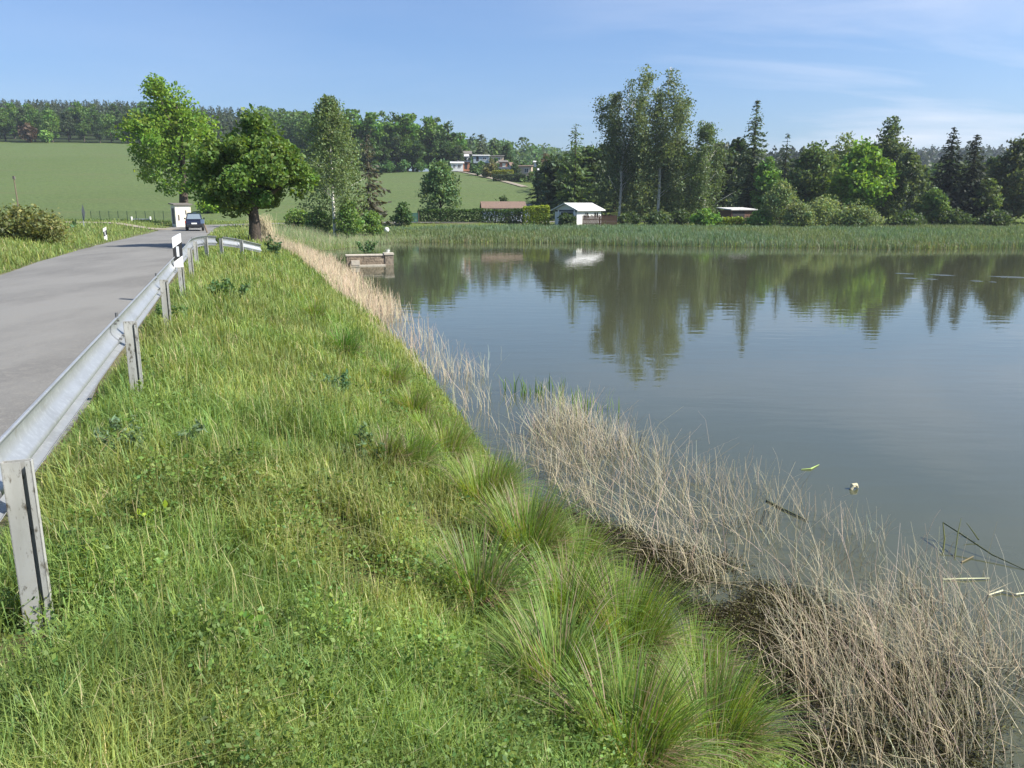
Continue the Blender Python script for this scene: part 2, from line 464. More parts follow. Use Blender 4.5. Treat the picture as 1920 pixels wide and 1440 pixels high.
# gravel lay-by at the bend and the path up to the gardens
gp = [at_depth(340, 424, 74)[:2], (-38, 76.5), (-46, 80), (-56, 84)]
ribbon('gravel_track', resample(gp, 1.5), 1.5, M_gravel, lambda x, y: np.maximum(zt(x, y), road_z(y) - .05), .06)
pp = [at_depth(985, 352, 176)[:2], at_depth(960, 345, 184)[:2], at_depth(920, 335, 198)[:2], at_depth(885, 326, 212)[:2], at_depth(862, 320, 224)[:2]]
ribbon('garden_path', resample(pp, 3), .95, M_gravel, zt, .14)

# ------------------------------------------------------------------ water
m = mat('pond_water', (.066, .070, .038), .022, spec=.5, noise=[(.09, (.058, .066, .040), .35, .7)])
p = m.node_tree.nodes['Principled BSDF']; p.inputs['IOR'].default_value = 1.42
N, L = m.node_tree.nodes, m.node_tree.links
tcn = N.new('ShaderNodeTexCoord')
def wave(scale, stretch, dist, prev, rot=0, det=2):
    mpn = N.new('ShaderNodeMapping'); mpn.inputs['Scale'].default_value = stretch; mpn.inputs['Rotation'].default_value = (0, 0, rot)
    L.new(tcn.outputs['Object'], mpn.inputs[0])
    nn = N.new('ShaderNodeTexNoise'); nn.inputs['Scale'].default_value = scale; nn.inputs['Detail'].default_value = det
    L.new(mpn.outputs[0], nn.inputs['Vector'])
    bb = N.new('ShaderNodeBump'); bb.inputs['Strength'].default_value = 1; bb.inputs['Distance'].default_value = dist
    L.new(nn.outputs[0], bb.inputs['Height'])
    if prev: L.new(prev, bb.inputs['Normal'])
    return bb.outputs[0]
w1 = wave(1.6, (.35, 1, 1), .0048, None, R(6))
w2 = wave(5.0, (.5, 1, 1), .0012, w1, R(-12))
L.new(w2, p.inputs['Normal'])
M_water = m
b = MB()
wx = axis([(-26, 110, 4)]); wy = axis([(-34, 100, 4)])
WX, WY = np.meshgrid(wx, wy); i = np.arange(WX.size).reshape(WX.shape)
b.add(np.stack([WX.ravel(), WY.ravel(), np.zeros(WX.size)], 1), np.stack([i[:-1, :-1], i[:-1, 1:], i[1:, 1:], i[1:, :-1]], -1).reshape(-1, 4))
tag(b.build('pond_water', M_water), kind='structure')
# wake streaks: low ridges of ripples
b = MB()
for (pa, pb) in (((1672, 512), (1798, 517)), ((1800, 516), (1990, 523)), ((1690, 521), (1760, 524)), ((1815, 526), (1870, 529))):
    a, c = np.array(at_z(*pa)), np.array(at_z(*pb)); n = 24
    for k, (dy, hh) in enumerate(((-.16, 0), (-.06, .030), (.0, .038), (.08, .020), (.2, 0))):
        pass
    prof = np.array([(-.20, -.01), (-.05, .026), (.0, .032), (.05, .026), (.22, -.01)])
    tt = np.linspace(0, 1, n); amp = np.sin(math.pi * tt) ** .5 * (.6 + .5 * np.sin(tt * 9 + pa[0]))
    ln = a[None] + (c - a)[None] * tt[:, None]
    v = np.stack([np.repeat(ln[:, 0], 5), (ln[:, 1][:, None] + prof[None, :, 0]).ravel(), (-.01 + (prof[None, :, 1] + .01) * amp[:, None]).ravel()], 1)
    i = np.arange(n * 5).reshape(n, 5)
    b.add(v, np.stack([i[:-1, :-1], i[:-1, 1:], i[1:, 1:], i[1:, :-1]], -1).reshape(-1, 4)[:, ::-1])
tag(b.build('water_ripples', M_water, smooth=True), kind='structure')

# ------------------------------------------------------------------ guardrail
gr = thing('guardrail', 'galvanised steel guardrail along the road edge, curving down into the grass at its far end', 'guardrail', (float(RAIL0[0]), float(RAIL0[1]), 1.88))
G0 = np.array([RAIL0[0], RAIL0[1], 1.88])
path = [tuple(rail_at(y)) + (0.,) for y in (-6, -2, 3.4, 7.8, 12.2, 16.5, 20.9, 24.6)]
path += [(-10.35, 27.2, -.03), (-10.42, 28.7, -.10), (-10.15, 29.9, -.24), (-9.55, 30.9, -.50)]
PL = resample(np.array(path), .35)
prof = resample(np.array([(-.012, .318), (.0, .33), (.018, .305), (.052, .258), (.064, .21), (.052, .165), (.022, .13), (.005, .112), (.0, .09), (.012, .07),
                          (.052, .05), (.062, .032), (.03, .012), (.0, .0), (-.012, .010)]), .008)
off = np.vstack([prof, prof[::-1] + np.array([.004, 0])])
def beam(mb, L):
    t = np.gradient(L[:, :2], axis=0); t /= np.linalg.norm(t, axis=1)[:, None]
    nrm = np.stack([-t[:, 1], t[:, 0]], 1)              # towards the road
    k = len(off)
    v = np.zeros((len(L), k, 3))
    v[..., :2] = L[:, None, :2] + nrm[:, None] * off[None, :, 0, None]
    v[..., 2] = (1.88 + .54 + L[:, 2])[:, None] + off[None, :, 1]
    i = np.arange(len(L) * k).reshape(len(L), k)
    q = np.stack([i[:-1], np.roll(i, -1, 1)[:-1], np.roll(i, -1, 1)[1:], i[1:]], -1).reshape(-1, 4)
    mb.add(v.reshape(-1, 3) - G0, q)
# sections overlap at every post
cuts = [-6, 3.1, 7.55, 11.95, 16.3, 20.7, 25.0, 28.9, 40]
for a, c in zip(cuts[:-1], cuts[1:]):
    sel = PL[(PL[:, 1] >= a - .2) & (PL[:, 1] <= c + .2)] if c < 40 else PL[PL[:, 1] >= a]
    if len(sel) < 2: continue
    k = cuts.index(a)
    Ls = sel.copy(); Ls[:, :2] += RN * (.004 * (k % 2))
    bm_ = MB(); beam(bm_, Ls); bm_.build('rail_beam', M_galv, gr, smooth=True)
tdir = np.array([RD[0], RD[1]])
def post_at(x, y, z, h, d=RD):
    d = np.array(d); rgt = np.array([d[1], -d[0]])       # to the right of travel: pond side
    # C-section with lips, open towards the viewer
    o = [(-.06, 0), (.035, 0), (.035, .004), (-.056, .004), (-.056, .066), (.056, .066), (.056, .004), (.042, .004)]
    outline = [(.014, .0), (-.058, .0), (-.058, .04), (.058, .04), (.058, .0), (.038, .0)]
    wall = .005
    pb = MB()
    for (a, c) in zip(outline[:-1], outline[1:]):
        a = np.array(a); c = np.array(c); e = (c - a) / np.linalg.norm(c - a); nn = np.array([e[1], -e[0]]) * wall * .5
        a2 = a - e * wall * .5; c2 = c + e * wall * .5
        poly = [a2 + nn, c2 + nn, c2 - nn, a2 - nn]
        poly = [(x + rgt[0] * q[0] + d[0] * q[1] - G0[0], y + rgt[1] * q[0] + d[1] * q[1] - G0[1]) for q in poly]
        ar = sum(poly[i][0] * poly[(i + 1) % 4][1] - poly[(i + 1) % 4][0] * poly[i][1] for i in range(4))
        if ar < 0: poly = poly[::-1]
        prism(pb, poly, z - .5 - G0[2], z + h - G0[2])
    return pb.build('rail_post', M_post, gr)
posts = []
for k, y in enumerate((-1.0, 3.41, 7.78, 12.15, 16.5, 20.9, 24.6)):
    c = rail_at(y) + np.array([RD[1], -RD[0]]) * .070
    po = post_at(c[0], c[1], z1_(c[0], c[1]) if y > 6 else 1.86, 2.66 - (z1_(c[0], c[1]) if y > 6 else 1.86))
    def bolt(p, dr, rad):
        b_ = MB(); p = np.array(p) - G0; tube(b_, [p, p + np.array(dr)], rad, 6); b_.build('bolt', M_bolt, po)
    side = np.array([RD[1], -RD[0]])
    q = rail_at(y - .25) + RN * .006
    bolt((q[0], q[1], 2.735), (0, 0, .05), .014)
    if y < 18:
        for s in (.10, .30):
            for zz_, o_ in ((2.69, -.03), (2.545, .0)):
                q = rail_at(y - s) + RN * o_ * -1
                bolt((q[0], q[1], zz_), (side[0] * .022, side[1] * .022, 0), .011)
for (x, y, h) in ((-10.27, 27.2, .74), (-10.32, 28.75, .64), (-10.0, 29.95, .50)):
    post_at(x, y, z1_(x, y), 1.88 + .05 + h - z1_(x, y), (.1, .99))

# delineator on the fourth post, and one on the far verge
def delineator(name, label, loc, rz, h0, h, w=.15):
    t = thing(name, label, 'marker post', loc, rz)
    b = MB(); prism(b, [(-w / 2, -.05), (w / 2, -.05), (w * .34, .05), (-w * .34, .05)], h0, h - .2)
    pr = [(-w / 2, -.05), (w / 2, -.05), (w * .34, .05), (-w * .34, .05)]
    n = 4; v = [(x, y, h - .2) for x, y in pr] + [(x, y, h - .045 + .045 * (x / (w / 2))) for x, y in pr]
    b.add(v, [(i, (i + 1) % n, n + (i + 1) % n, n + i) for i in range(n)] + [(4, 5, 6, 7)])
    b.build('post', M_white, t)
    b = MB(); e = .004
    pr = [(-w / 2 - e, -.05 - e), (w / 2 + e, -.05 - e), (w * .34 + e, .05 + e), (-w * .34 - e, .05 + e)]
    v = [(x, y, h - .50 + .06 * (x / (w / 2))) for x, y in pr] + [(x, y, h - .235 + .06 * (x / (w / 2))) for x, y in pr]
    b.add(v, [(i, (i + 1) % n, n + (i + 1) % n, n + i) for i in range(n)] + [(4, 5, 6, 7), (3, 2, 1, 0)])
    bd = b.build('black_band', M_black, t)
    b = MB(); box(b, -.025, .025, -.05 - 2 * e - .004, -.05 - e, h - .46, h - .26); b.build('reflector', M_refl, bd)
    return t
q = rail_at(16.2)
delineator('delineator', 'white marker post with slanted black band clamped above the guardrail', (q[0] + .06, q[1], 1.88), R(30), .66, 1.33, .17)
x, y, z = at_depth(198, 445, 47)[0], 47, 0
delineator('delineator', 'small white and black roadside marker post standing in grass across the road', (x, y, z1_(x, y) - .1), R(25), 0, .85, .18)

# ------------------------------------------------------------------ trees
def trunk_path(r, H, lean=(0, 0), n=7, wob=.03):
    t = np.linspace(0, 1, n)
    p = np.stack([lean[0] * t ** 1.3, lean[1] * t ** 1.3, H * t], 1)
    p[1:, :2] += r.normal(size=(n - 1, 2)) * wob * H * .25
    return p
def crown_broad(r, W, H, z0, n, leaf, m=80, shape=1.0, var=.22, yel=.1, tall=1.0, mb=None, lim=None, clump=.14, off=(0, 0)):
    """leaf clumps through an egg-shaped volume; returns clump centres"""
    cs = []
    k = 0
    while len(cs) < m:
        d = unit(r.normal(size=3)); q = r.random() ** .42
        t = .5 + .5 * d[2] * q
        prof = (math.sin(math.pi * min(1, .06 + t * .94) ** (.75 * shape))) ** .55
        c = np.array([d[0] * q * prof * W * .44 / max(.35, math.sqrt(max(.05, 1 - (d[2] * q) ** 2))) * math.sqrt(max(.05, 1 - (d[2] * q) ** 2)),
                      d[1] * q * prof * W * .44, z0 + t * H])
        c[:2] += np.array(off) * t
        cs.append(c)
    cs = np.array(cs)
    rc = W * clump * (0.6 + .8 * r.random(m))
    which = r.integers(0, m, n)
    d = unit(r.normal(size=(n, 3))); d[:, 2] = d[:, 2] * .75 + .12
    P = cs[which] + d * (rc[which] * (.45 + .6 * r.random(n)))[:, None]
    P[:, 2] = np.maximum(P[:, 2], z0 * .8 + .02)
    cl = (1 + r.normal(size=(m, 1)) * .09 + r.normal(size=(m, 3)) * np.array([.05, .03, .03]))
    tt = tints(r, n, var, yel) * cl[which]
    leaves(mb, P, leaf * (.6 + .8 * r.random(n)), np.clip(tt, .2, 2.2), r, up=.7)
    return cs
def limbs(mb, r, tr, cs, rad, k=14, z_lo=.25):
    H = tr[-1, 2]
    for c in cs[r.permutation(len(cs))[:k]]:
        zs = max(.12 * H, min(.92 * H, c[2] * (.45 + .35 * r.random())))
        f = zs / H; base = np.array([np.interp(zs, tr[:, 2], tr[:, 0]), np.interp(zs, tr[:, 2], tr[:, 1]), zs])
        mid = (base + c) / 2 + np.array([0, 0, .06 * H])
        tube(mb, [base, mid, c], [rad * (1 - f) * .5 + .015, rad * (1 - f) * .3 + .012, .01], 4)
def tree_broad(root, r, W, H, z0f, lm, bm, n=5000, leaf=.3, trad=None, m=80, shape=1.0, lean=(0, 0), yel=.1, var=.22, clump=.14, off=(0, 0)):
    trad = trad or .022 * H
    z0 = z0f * H
    tb = MB(); tr = trunk_path(r, H * .82, lean)
    tube(tb, np.vstack([[0, 0, -.4], tr]), [trad * 1.35, trad * 1.15] + list(trad * np.linspace(.95, .18, 6)), 8)
    cb = MB(); cs = crown_broad(r, W, H - z0, z0, n, leaf, m, shape, var, yel, mb=cb, clump=clump, off=off)
    limbs(tb, r, tr, cs, trad)
    tb.build('trunk', bm, root, smooth=True); cb.build('crown', lm, root)
def tree_birch(root, r, W, H, z0f, lm, bm, n=9000, leaf=.2, trad=None, hang=.22, strands=260, lean=(0, 0), shape=.8, show=0.0, plumes=0):
    trad = trad or .014 * H
    tb = MB(); tr = trunk_path(r, H * .95, lean, 9, .02)
    tube(tb, np.vstack([[0, 0, -.4], tr]), [trad * 1.3, trad * 1.1] + list(trad * np.linspace(.95, .1, 8)), 7)
    cb = MB()
    per = n // strands
    PL_ = [(r.random() * 6.283, r.random() ** .6, .62 + .38 * r.random()) for j in range(plumes)]
    if plumes: PL_[0] = (0, .05, 1.0)
    for s in range(strands):
        t = r.random() ** .8
        z = H * (z0f + (1 - z0f) * t)
        prof = math.sin(math.pi * min(1., .12 + .86 * t) ** shape) ** .7
        a = r.random() * 6.283; q = r.random() ** .55
        ax = np.array([np.interp(z, tr[:, 2], tr[:, 0]), np.interp(z, tr[:, 2], tr[:, 1]), 0])
        c = ax + np.array([math.cos(a) * q * prof * W / 2, math.sin(a) * q * prof * W / 2, z])
        if plumes and t > .25:
            a, q, zt_ = PL_[s % plumes]; tp = t * zt_; z = H * (z0f + (1 - z0f) * tp); f = min(1, .25 + tp)
            sw = .055 * W * (1.25 - tp) + .12
            c = ax + np.array([math.cos(a) * q * f * W * .42 + r.normal() * sw, math.sin(a) * q * f * W * .42 + r.normal() * sw, z])
        # twig from trunk
        if s % 7 == 0 and t > .2:
            zb = z - q * W * .35; b0 = np.array([np.interp(zb, tr[:, 2], tr[:, 0]), np.interp(zb, tr[:, 2], tr[:, 1]), max(.3 * H * z0f, zb)])
            tube(tb, [b0, (b0 + c) / 2 + np.array([0, 0, .02 * H]), c], [trad * .28 * (1.1 - t), trad * .18, .008], 3)
        Ln = H * hang * (.35 + .8 * r.random()) * (1.15 - .85 * t)
        k = per
        u = r.random(k)
        sp = (.012 + .02 * r.random()) * H
        P = c + np.stack([r.normal(size=k) * sp + u * math.cos(a) * Ln * .15, r.normal(size=k) * sp + u * math.sin(a) * Ln * .15, -u * Ln + .25 * sp * r.normal(size=k)], 1)
        P[:, 2] = np.maximum(P[:, 2], .25)
        if show:
            tx = np.interp(P[:, 2], tr[:, 2], tr[:, 0]); ok = ~((np.abs(P[:, 0] - tx) < show) & (P[:, 2] < .36 * H) & (P[:, 1] < .3)); P = P[ok]; k = len(P)
            if k == 0: continue
        tn = tints(r, k, .2, .08) * (1 + r.normal() * .12)
        leaves(cb, P, leaf * (.6 + .7 * r.random(k)), np.clip(tn, .2, 2.2), r, up=.3)
    tb.build('trunk', bm, root, smooth=True); cb.build('crown', lm, root)
def tree_conifer(root, r, W, H, z0f, lm, bm, levels=34, per=6, leaf=.34, pw=.85, droop=.35, cards=9, trad=None, ragged=.25):
    trad = trad or .016 * H
    tb = MB(); tr = trunk_path(r, H * .985, (0, 0), 6, .008)
    tube(tb, np.vstack([[0, 0, -.4], tr]), [trad * 1.2, trad] + list(trad * np.linspace(.9, .06, 5)), 7)
    cb = MB(); P = []; A = []; Sz = []; T = []
    for i in range(levels):
        t = (i + r.random() * .6) / levels
        z_ = H * (z0f + (1 - z0f) * t)
        for k in range(per):
            z = min(z_ + r.normal() * .75 * H * (1 - z0f) / levels, H * .97)
            if r.random() < .08: continue
            a = r.random() * 6.283
            Lb = W / 2 * ((1 - t) ** pw * .97 + .03) * (1 - ragged + 1.5 * ragged * r.random())
            d = np.array([math.cos(a), math.sin(a), 0])
            kk = max(2, int(cards * (.35 + .65 * (1 - t))))
            u = (np.arange(kk) + r.random(kk)) / kk
            bz = z - droop * Lb * u + .22 * Lb * u ** 2
            pp = d[None] * (u * Lb)[:, None] + np.stack([r.normal(size=kk) * .06 * Lb, r.normal(size=kk) * .06 * Lb, bz + r.normal(size=kk) * .02 * Lb], 1)
            P.append(pp); A.append(np.tile(d + np.array([0, 0, -.35]), (kk, 1)) + r.normal(size=(kk, 3)) * .45)
            Sz.append(leaf * (.55 + .7 * r.random(kk)) * (.28 + .77 * (1 - t)))
            T.append(tints(r, kk, .2, .06) * (1 + r.normal() * .14))
            if k == 0 and i % 2 == 0: tube(tb, [(0, 0, z), d * Lb * .5 + np.array([0, 0, z - droop * Lb * .45]), d * Lb * .85 + np.array([0, 0, z - droop * Lb * .7])], [trad * .25 * (1.1 - t), .02, .008], 3)
    P = np.concatenate(P); A = np.concatenate(A); Sz = np.concatenate(Sz); T = np.concatenate(T)
    P[:, 2] = np.maximum(P[:, 2], .1)
    leaves(cb, P, Sz, np.clip(T, .2, 2.2), r, up=.9, aspect=2.4, axis=A)
    tb.build('trunk', bm, root, smooth=True); cb.build('crown', lm, root)
def shrub(root, r, W, H, lm, bm, n=2500, leaf=.18, m=46, shape=.62, yel=.1, depth=1.0):
    cb = MB(); cs = crown_broad(r, W, H, 0.0, n, leaf, m, shape, .22, yel, mb=cb, clump=.16)
    for c in cs[:4]:
        tb = MB(); tube(tb, [(r.normal() * .05 * W, r.normal() * .05 * W, -.2), c * np.array([.4, .4, .5]), c], [.03, .02, .008], 4)
        tb.build('stem', bm, root, smooth=True)
    cb.build('foliage', lm, root)

LM = {}; FOL = 2.0
def lm(c, tr=.42):
    if (c, tr) not in LM: LM[(c, tr)] = leafmat('foliage', tuple(v * FOL for v in c), tr)
    return LM[(c, tr)]
C_birch = (.062, .088, .034); C_dark = (.022, .036, .015); C_mid = (.045, .082, .02); C_bright = (.105, .185, .02)
C_willow = (.085, .115, .05); C_fir = (.034, .055, .026)

def plant(kind, name, label, cat, px, top, y, wpx, seed, c, group=None, base=None, bark=None, **kw):
    x = at_depth(px, 420, y)[0]; zg = z1_(x, y)
    ztop = at_depth(px, top, y)[2]
    H = ztop - zg; Wm = wpx * y / 1500.
    root = thing(name, label, cat, (x, y, zg), 0, group)
    r = np.random.default_rng(seed)
    f = {'broad': tree_broad, 'birch': tree_birch, 'conifer': tree_conifer}
    bk = bark or (M_birchbark if kind == 'birch' else M_bark)
    if kind == 'shrub': shrub(root, r, Wm, H, lm(c), M_bark, **kw)
    else: f[kind](root, r, Wm, H, kw.pop('z0', .2), lm(c), bk, **kw)
    return root

# beside the road
plant('broad', 'lime_tree', 'round dark green lime tree with a stout trunk, its crown shading the road', 'tree', 476, 224, 38, 244, 3, (.06, .098, .02), z0=.2, n=26000, leaf=.12, m=95, trad=.27, clump=.105, shape=.9, off=(.25, 0))
plant('broad', 'maple_tree', 'tall bright yellow-green maple with a dark trunk behind the cream hut', 'tree', 350, 140, 88, 208, 5, (.08, .135, .017), z0=.2, n=17000, leaf=.22, m=100, trad=.5, clump=.11, shape=.85, off=(-1.5, 0))
plant('birch', 'birch_tree', 'slender white-trunked birch alone on the near end of the pond beyond the stone wall', 'tree', 627, 180, 82, 120, 7, (.075, .105, .04), z0=.22, n=17000, leaf=.155, strands=440, trad=.17, shape=.62, hang=.24, show=.3)
plant('conifer', 'spruce_tree', 'dull purplish brown conifer just right of the lone birch', 'tree', 694, 248, 92, 88, 9, (.052, .05, .034), z0=.1, levels=26, per=6, leaf=.42, pw=.62)
plant('broad', 'alder_tree', 'small grey-green cone-shaped tree above the long dark hedge', 'tree', 826, 298, 110, 92, 11, (.06, .10, .04), z0=.08, n=6500, leaf=.24, shape=.55, m=90)
plant('shrub', 'round_bush', 'small round dark bush standing alone at the foot of the right-hand field', 'bush', 755, 384, 103, 48, 13, (.04, .075, .02), n=2200, leaf=.2)
plant('shrub', 'bramble_bush', 'wide brownish green bramble bush on the left edge beside the road', 'bush', 48, 398, 36, 165, 15, (.088, .098, .034), n=9000, leaf=.085, m=80)
for k, (px, top, w, y, nm) in enumerate(((600, 388, 70, 84, 'left foot of the lone birch'), (655, 372, 62, 81, 'right foot of the lone birch, in front of its trunk'), (694, 396, 60, 86, 'base of the purplish conifer'), (560, 392, 60, 90, 'gap between the lime trunk and the lone birch'))):
    plant('shrub', 'leafy_shrub', 'light green shrub at the ' + nm, 'shrub', px, top, y, w, 20 + k, (.075, .125, .03), n=2600, leaf=.16, group='shrubs around the lone birch')
for k, (px, top, w, y, nm) in enumerate(((400, 372, 60, 118, 'bright green low shrub right of the maple trunk'), (452, 374, 66, 122, 'bright green low shrub behind the bend of the road'))):
    plant('shrub', 'leafy_shrub', nm, 'shrub', px, top, y, w, 28 + k, (.10, .17, .02), n=2200, leaf=.24)

# far bank, from left to right
FB = [
 ('conifer', 'spruce_tree', 'small dark blue-green spruce beside the white-walled cabin', 1008, 316, 120, 72, (.028, .045, .026), dict(z0=.03, levels=22, leaf=.45, pw=.8)),
 ('conifer', 'larch_tree', 'broad mid-green conifer rising behind the white-walled cabin', 1077, 228, 126, 92, (.05, .078, .026), dict(z0=.08, levels=30, per=8, leaf=.5, pw=.6, cards=10)),
 ('birch', 'birch_tree', 'tall birch with a dark open crown, left of the two tallest birches', 1160, 142, 117, 128, (.048, .068, .03), dict(z0=.14, n=19000, leaf=.2, strands=600, shape=.62, lean=(.9, 0), hang=.20, show=.45, trad=.2, plumes=11)),
 ('birch', 'birch_tree', 'tallest birch on the far bank, with a pale airy crown', 1232, 126, 115, 146, (.072, .096, .042), dict(z0=.13, n=24000, leaf=.2, strands=700, shape=.66, lean=(1.0, 0), hang=.20, show=.5, trad=.22, plumes=14)),
 ('birch', 'weeping_birch_tree', 'shorter weeping birch right of the tallest pair, branches hanging to the ground', 1318, 222, 113, 122, (.058, .085, .034), dict(z0=.1, n=15000, leaf=.18, strands=440, shape=.6, hang=.26, plumes=8)),
 ('conifer', 'fir_tree', 'tall pointed fir with open branches, tallest conifer of the far bank', 1405, 182, 116, 100, (.045, .066, .034), dict(z0=.1, levels=46, per=11, leaf=.45, pw=.8, ragged=.34)),
 ('broad', 'broadleaf_tree', 'light green broadleaf tree below the tallest fir', 1432, 290, 112, 70, (.062, .118, .024), dict(z0=.12, n=4500, leaf=.3)),
 ('conifer', 'spruce_tree', 'dark spruce tip showing right of the tallest fir', 1465, 246, 128, 74, (.028, .042, .024), dict(z0=.08, levels=28, leaf=.48)),
 ('broad', 'broadleaf_tree', 'round grey-green tree left of the bright green maple', 1520, 274, 114, 118, (.058, .09, .03), dict(z0=.1, n=9000, leaf=.28, m=110)),
 ('broad', 'willow_tree', 'pale yellowish tree top showing above the bright green maple', 1572, 256, 120, 90, (.105, .135, .05), dict(z0=.1, n=6000, leaf=.22)),
 ('broad', 'maple_tree', 'rounded bright green maple in the middle of the far bank', 1606, 270, 106, 118, (.08, .138, .02), dict(z0=.18, n=9500, leaf=.33, m=110)),
 ('broad', 'poplar_tree', 'tall dark grey-green tree standing behind the bright green maple', 1655, 226, 116, 104, (.045, .068, .03), dict(z0=.06, n=15000, leaf=.25, m=190, shape=.95)),
 ('birch', 'willow_tree', 'drooping grey-green willow right of the bright green maple', 1692, 284, 106, 98, (.055, .078, .032), dict(z0=.12, n=10000, leaf=.22, strands=260, shape=.55, hang=.3, trad=.2)),
 ('broad', 'broadleaf_tree', 'low light green tree at the foot of the left dark spruce', 1748, 350, 102, 54, (.07, .112, .03), dict(z0=.08, n=3800, leaf=.22)),
 ('conifer', 'spruce_tree', 'very dark spruce with a sharp tip, left of the two on the right', 1768, 234, 106, 98, (.016, .023, .015), dict(z0=.03, levels=42, per=12, leaf=.46, pw=.82, ragged=.24)),
 ('conifer', 'spruce_tree', 'very dark spruce with a blunter tip, right of the two on the right', 1812, 248, 105, 90, (.018, .025, .015), dict(z0=.03, levels=40, per=12, leaf=.46, pw=.76, ragged=.24)),
 ('broad', 'broadleaf_tree', 'leafy green tree squeezed between the dark spruces and the right edge', 1842, 335, 104, 62, (.06, .085, .03), dict(z0=.06, n=4500, leaf=.24)),
 ('broad', 'broadleaf_tree', 'big dull dark tree at the right edge of the far bank', 1893, 268, 107, 118, (.04, .055, .026), dict(z0=.05, n=10000, leaf=.28, m=120, shape=.8)),
 ('broad', 'broadleaf_tree', 'dark tree just outside the right edge of the far bank', 1990, 262, 108, 120, (.036, .05, .024), dict(z0=.05, n=6000, leaf=.36, m=90, shape=.8)),
]
for k, (kind, nm, lab, px, top, y, w, c, kw) in enumerate(FB):
    plant(kind, nm, lab, 'tree', px, top, y, w, 40 + k, c, **kw)
# darker trees behind the birches
BG = [(1040, 292, 134, 80, 'behind the white-walled cabin and left of the broad conifer'), (1112, 262, 133, 90, 'between the broad conifer and the left tall birch'), (1150, 255, 140, 96, 'behind the trunk of the left tall birch'),
      (1200, 262, 132, 88, 'between the two tallest birches'), (1262, 268, 130, 92, 'behind the tallest birch, on its right'), (1345, 268, 128, 80, 'behind the weeping birch'),
      (1378, 262, 130, 76, 'left of the tallest fir'), (1490, 292, 132, 84, 'behind the round grey-green tree'), (1628, 290, 134, 80, 'behind the bright green maple'),
      (1722, 318, 124, 80, 'between the drooping willow and the dark spruces'), (1850, 300, 128, 90, 'behind the dark spruces'), (1560, 300, 130, 96, 'between the grey-green tree and the bright green maple')]
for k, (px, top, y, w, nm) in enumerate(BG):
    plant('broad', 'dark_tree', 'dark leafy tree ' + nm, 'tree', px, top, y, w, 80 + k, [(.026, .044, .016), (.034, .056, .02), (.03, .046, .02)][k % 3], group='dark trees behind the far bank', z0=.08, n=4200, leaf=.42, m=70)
SH = [(1462, 344, 100, 84, 'tall grey-green willow shrub right of the brown shed'), (1545, 374, 99, 104, 'grey-green willow shrub in the middle of the willow thicket'), (1612, 384, 97, 84, 'rounded willow shrub at the right end of the willow thicket'),
      (1500, 385, 97, 70, 'low willow shrub in the dip of the willow thicket')]
for k, (px, top, y, w, nm) in enumerate(SH):
    plant('shrub', 'willow_shrub', nm, 'shrub', px, top, y, w, 100 + k, (.095, .125, .055), n=5200, leaf=.16, m=64, shape=.68)
SH2 = [(1322, 392, 101, 62, 'bright green bush at the foot of the weeping birch'), (1232, 402, 104, 60, 'dark low bush between the feet of the tallest birches'), (1180, 404, 106, 56, 'dark low bush at the foot of the left tall birch'),
       (1276, 398, 105, 52, 'dark low bush right of the tallest birch trunk'), (1700, 402, 100, 80, 'low green bush under the drooping willow'), (1790, 400, 100, 76, 'low dark bush under the two dark spruces'),
       (1868, 402, 99, 80, 'low dark bush near the right edge'), (1064, 400, 101.5, 40, 'rounded dark bush in front of the white-walled cabin'), (1425, 398, 101, 60, 'low green bush beside the brown shed'), (942, 372, 116, 60, 'rounded green bush behind the low brown-roofed cabin')]
for k, (px, top, y, w, nm) in enumerate(SH2):
    plant('shrub', 'low_bush', nm, 'bush', px, top, y, w, 120 + k, (.085, .155, .03) if k in (0, 8) else (.034, .055, .02), n=2400, leaf=.2)

# hedges: clipped blocks
def hedge(label, x0, x1, y, dep, top, c, seed, cat='hedge'):
    xa, xb = at_depth(x0, 415, y)[0], at_depth(x1, 415, y)[0]
    xm = (xa + xb) / 2; zg = z1_(xm, y); H = at_depth(960, top, y)[2] - zg
    root = thing('hedge', label, cat, (xm, y, zg)); r = np.random.default_rng(seed)
    Wd = xb - xa; n = int(260 * Wd * H) + 600
    P = np.stack([(r.random(n) - .5) * Wd, (r.random(n) - .5) * dep, r.random(n) * H], 1)
    f = r.random(n)
    P[:, 1] = np.where(f < .45, -dep / 2 + r.normal(size=n) * .06, P[:, 1])
    P[:, 2] = np.where((f > .45) & (f < .8), H * (1 + .04 * np.sin(P[:, 0] * 1.3)) + r.normal(size=n) * .07, P[:, 2])
    P[:, 0] = np.where(f > .93, np.sign(P[:, 0]) * Wd / 2 + r.normal(size=n) * .06, P[:, 0])
    cb = MB(); leaves(cb, P, .16 * (.6 + .8 * r.random(n)), tints(r, n, .22, .1), r, up=.5); cb.build('foliage', lm(c), root)
    for k in range(max(3, int(Wd))):
        tb = MB(); xx = -Wd / 2 + (k + .5) * Wd / max(3, int(Wd)); tube(tb, [(xx, 0, -.2), (xx + .05, 0, H * .85)], [.06, .03], 5)
        tb.build('stem', M_bark, root)
hedge('long dark clipped hedge on the far bank, below the small cone-shaped tree', 786, 982, 108, 1.6, 394, (.032, .06, .014), 201)
hedge('square yellowish green hedge block at the end of the long dark hedge', 982, 1029, 106, 2.4, 388, (.12, .155, .016), 202)
hedge('low yellow-green hedge in front of the brown shed', 1344, 1392, 103, 1.0, 409, (.12, .16, .02), 203)
hedge('dark clipped hedge climbing the hillside beside the garden path', 925, 985, 190, 2.0, 328, (.022, .036, .016), 204)
hedge('yellow-green flowering hedge between the hillside huts', 924, 962, 200, 1.6, 320, (.13, .14, .02), 205)

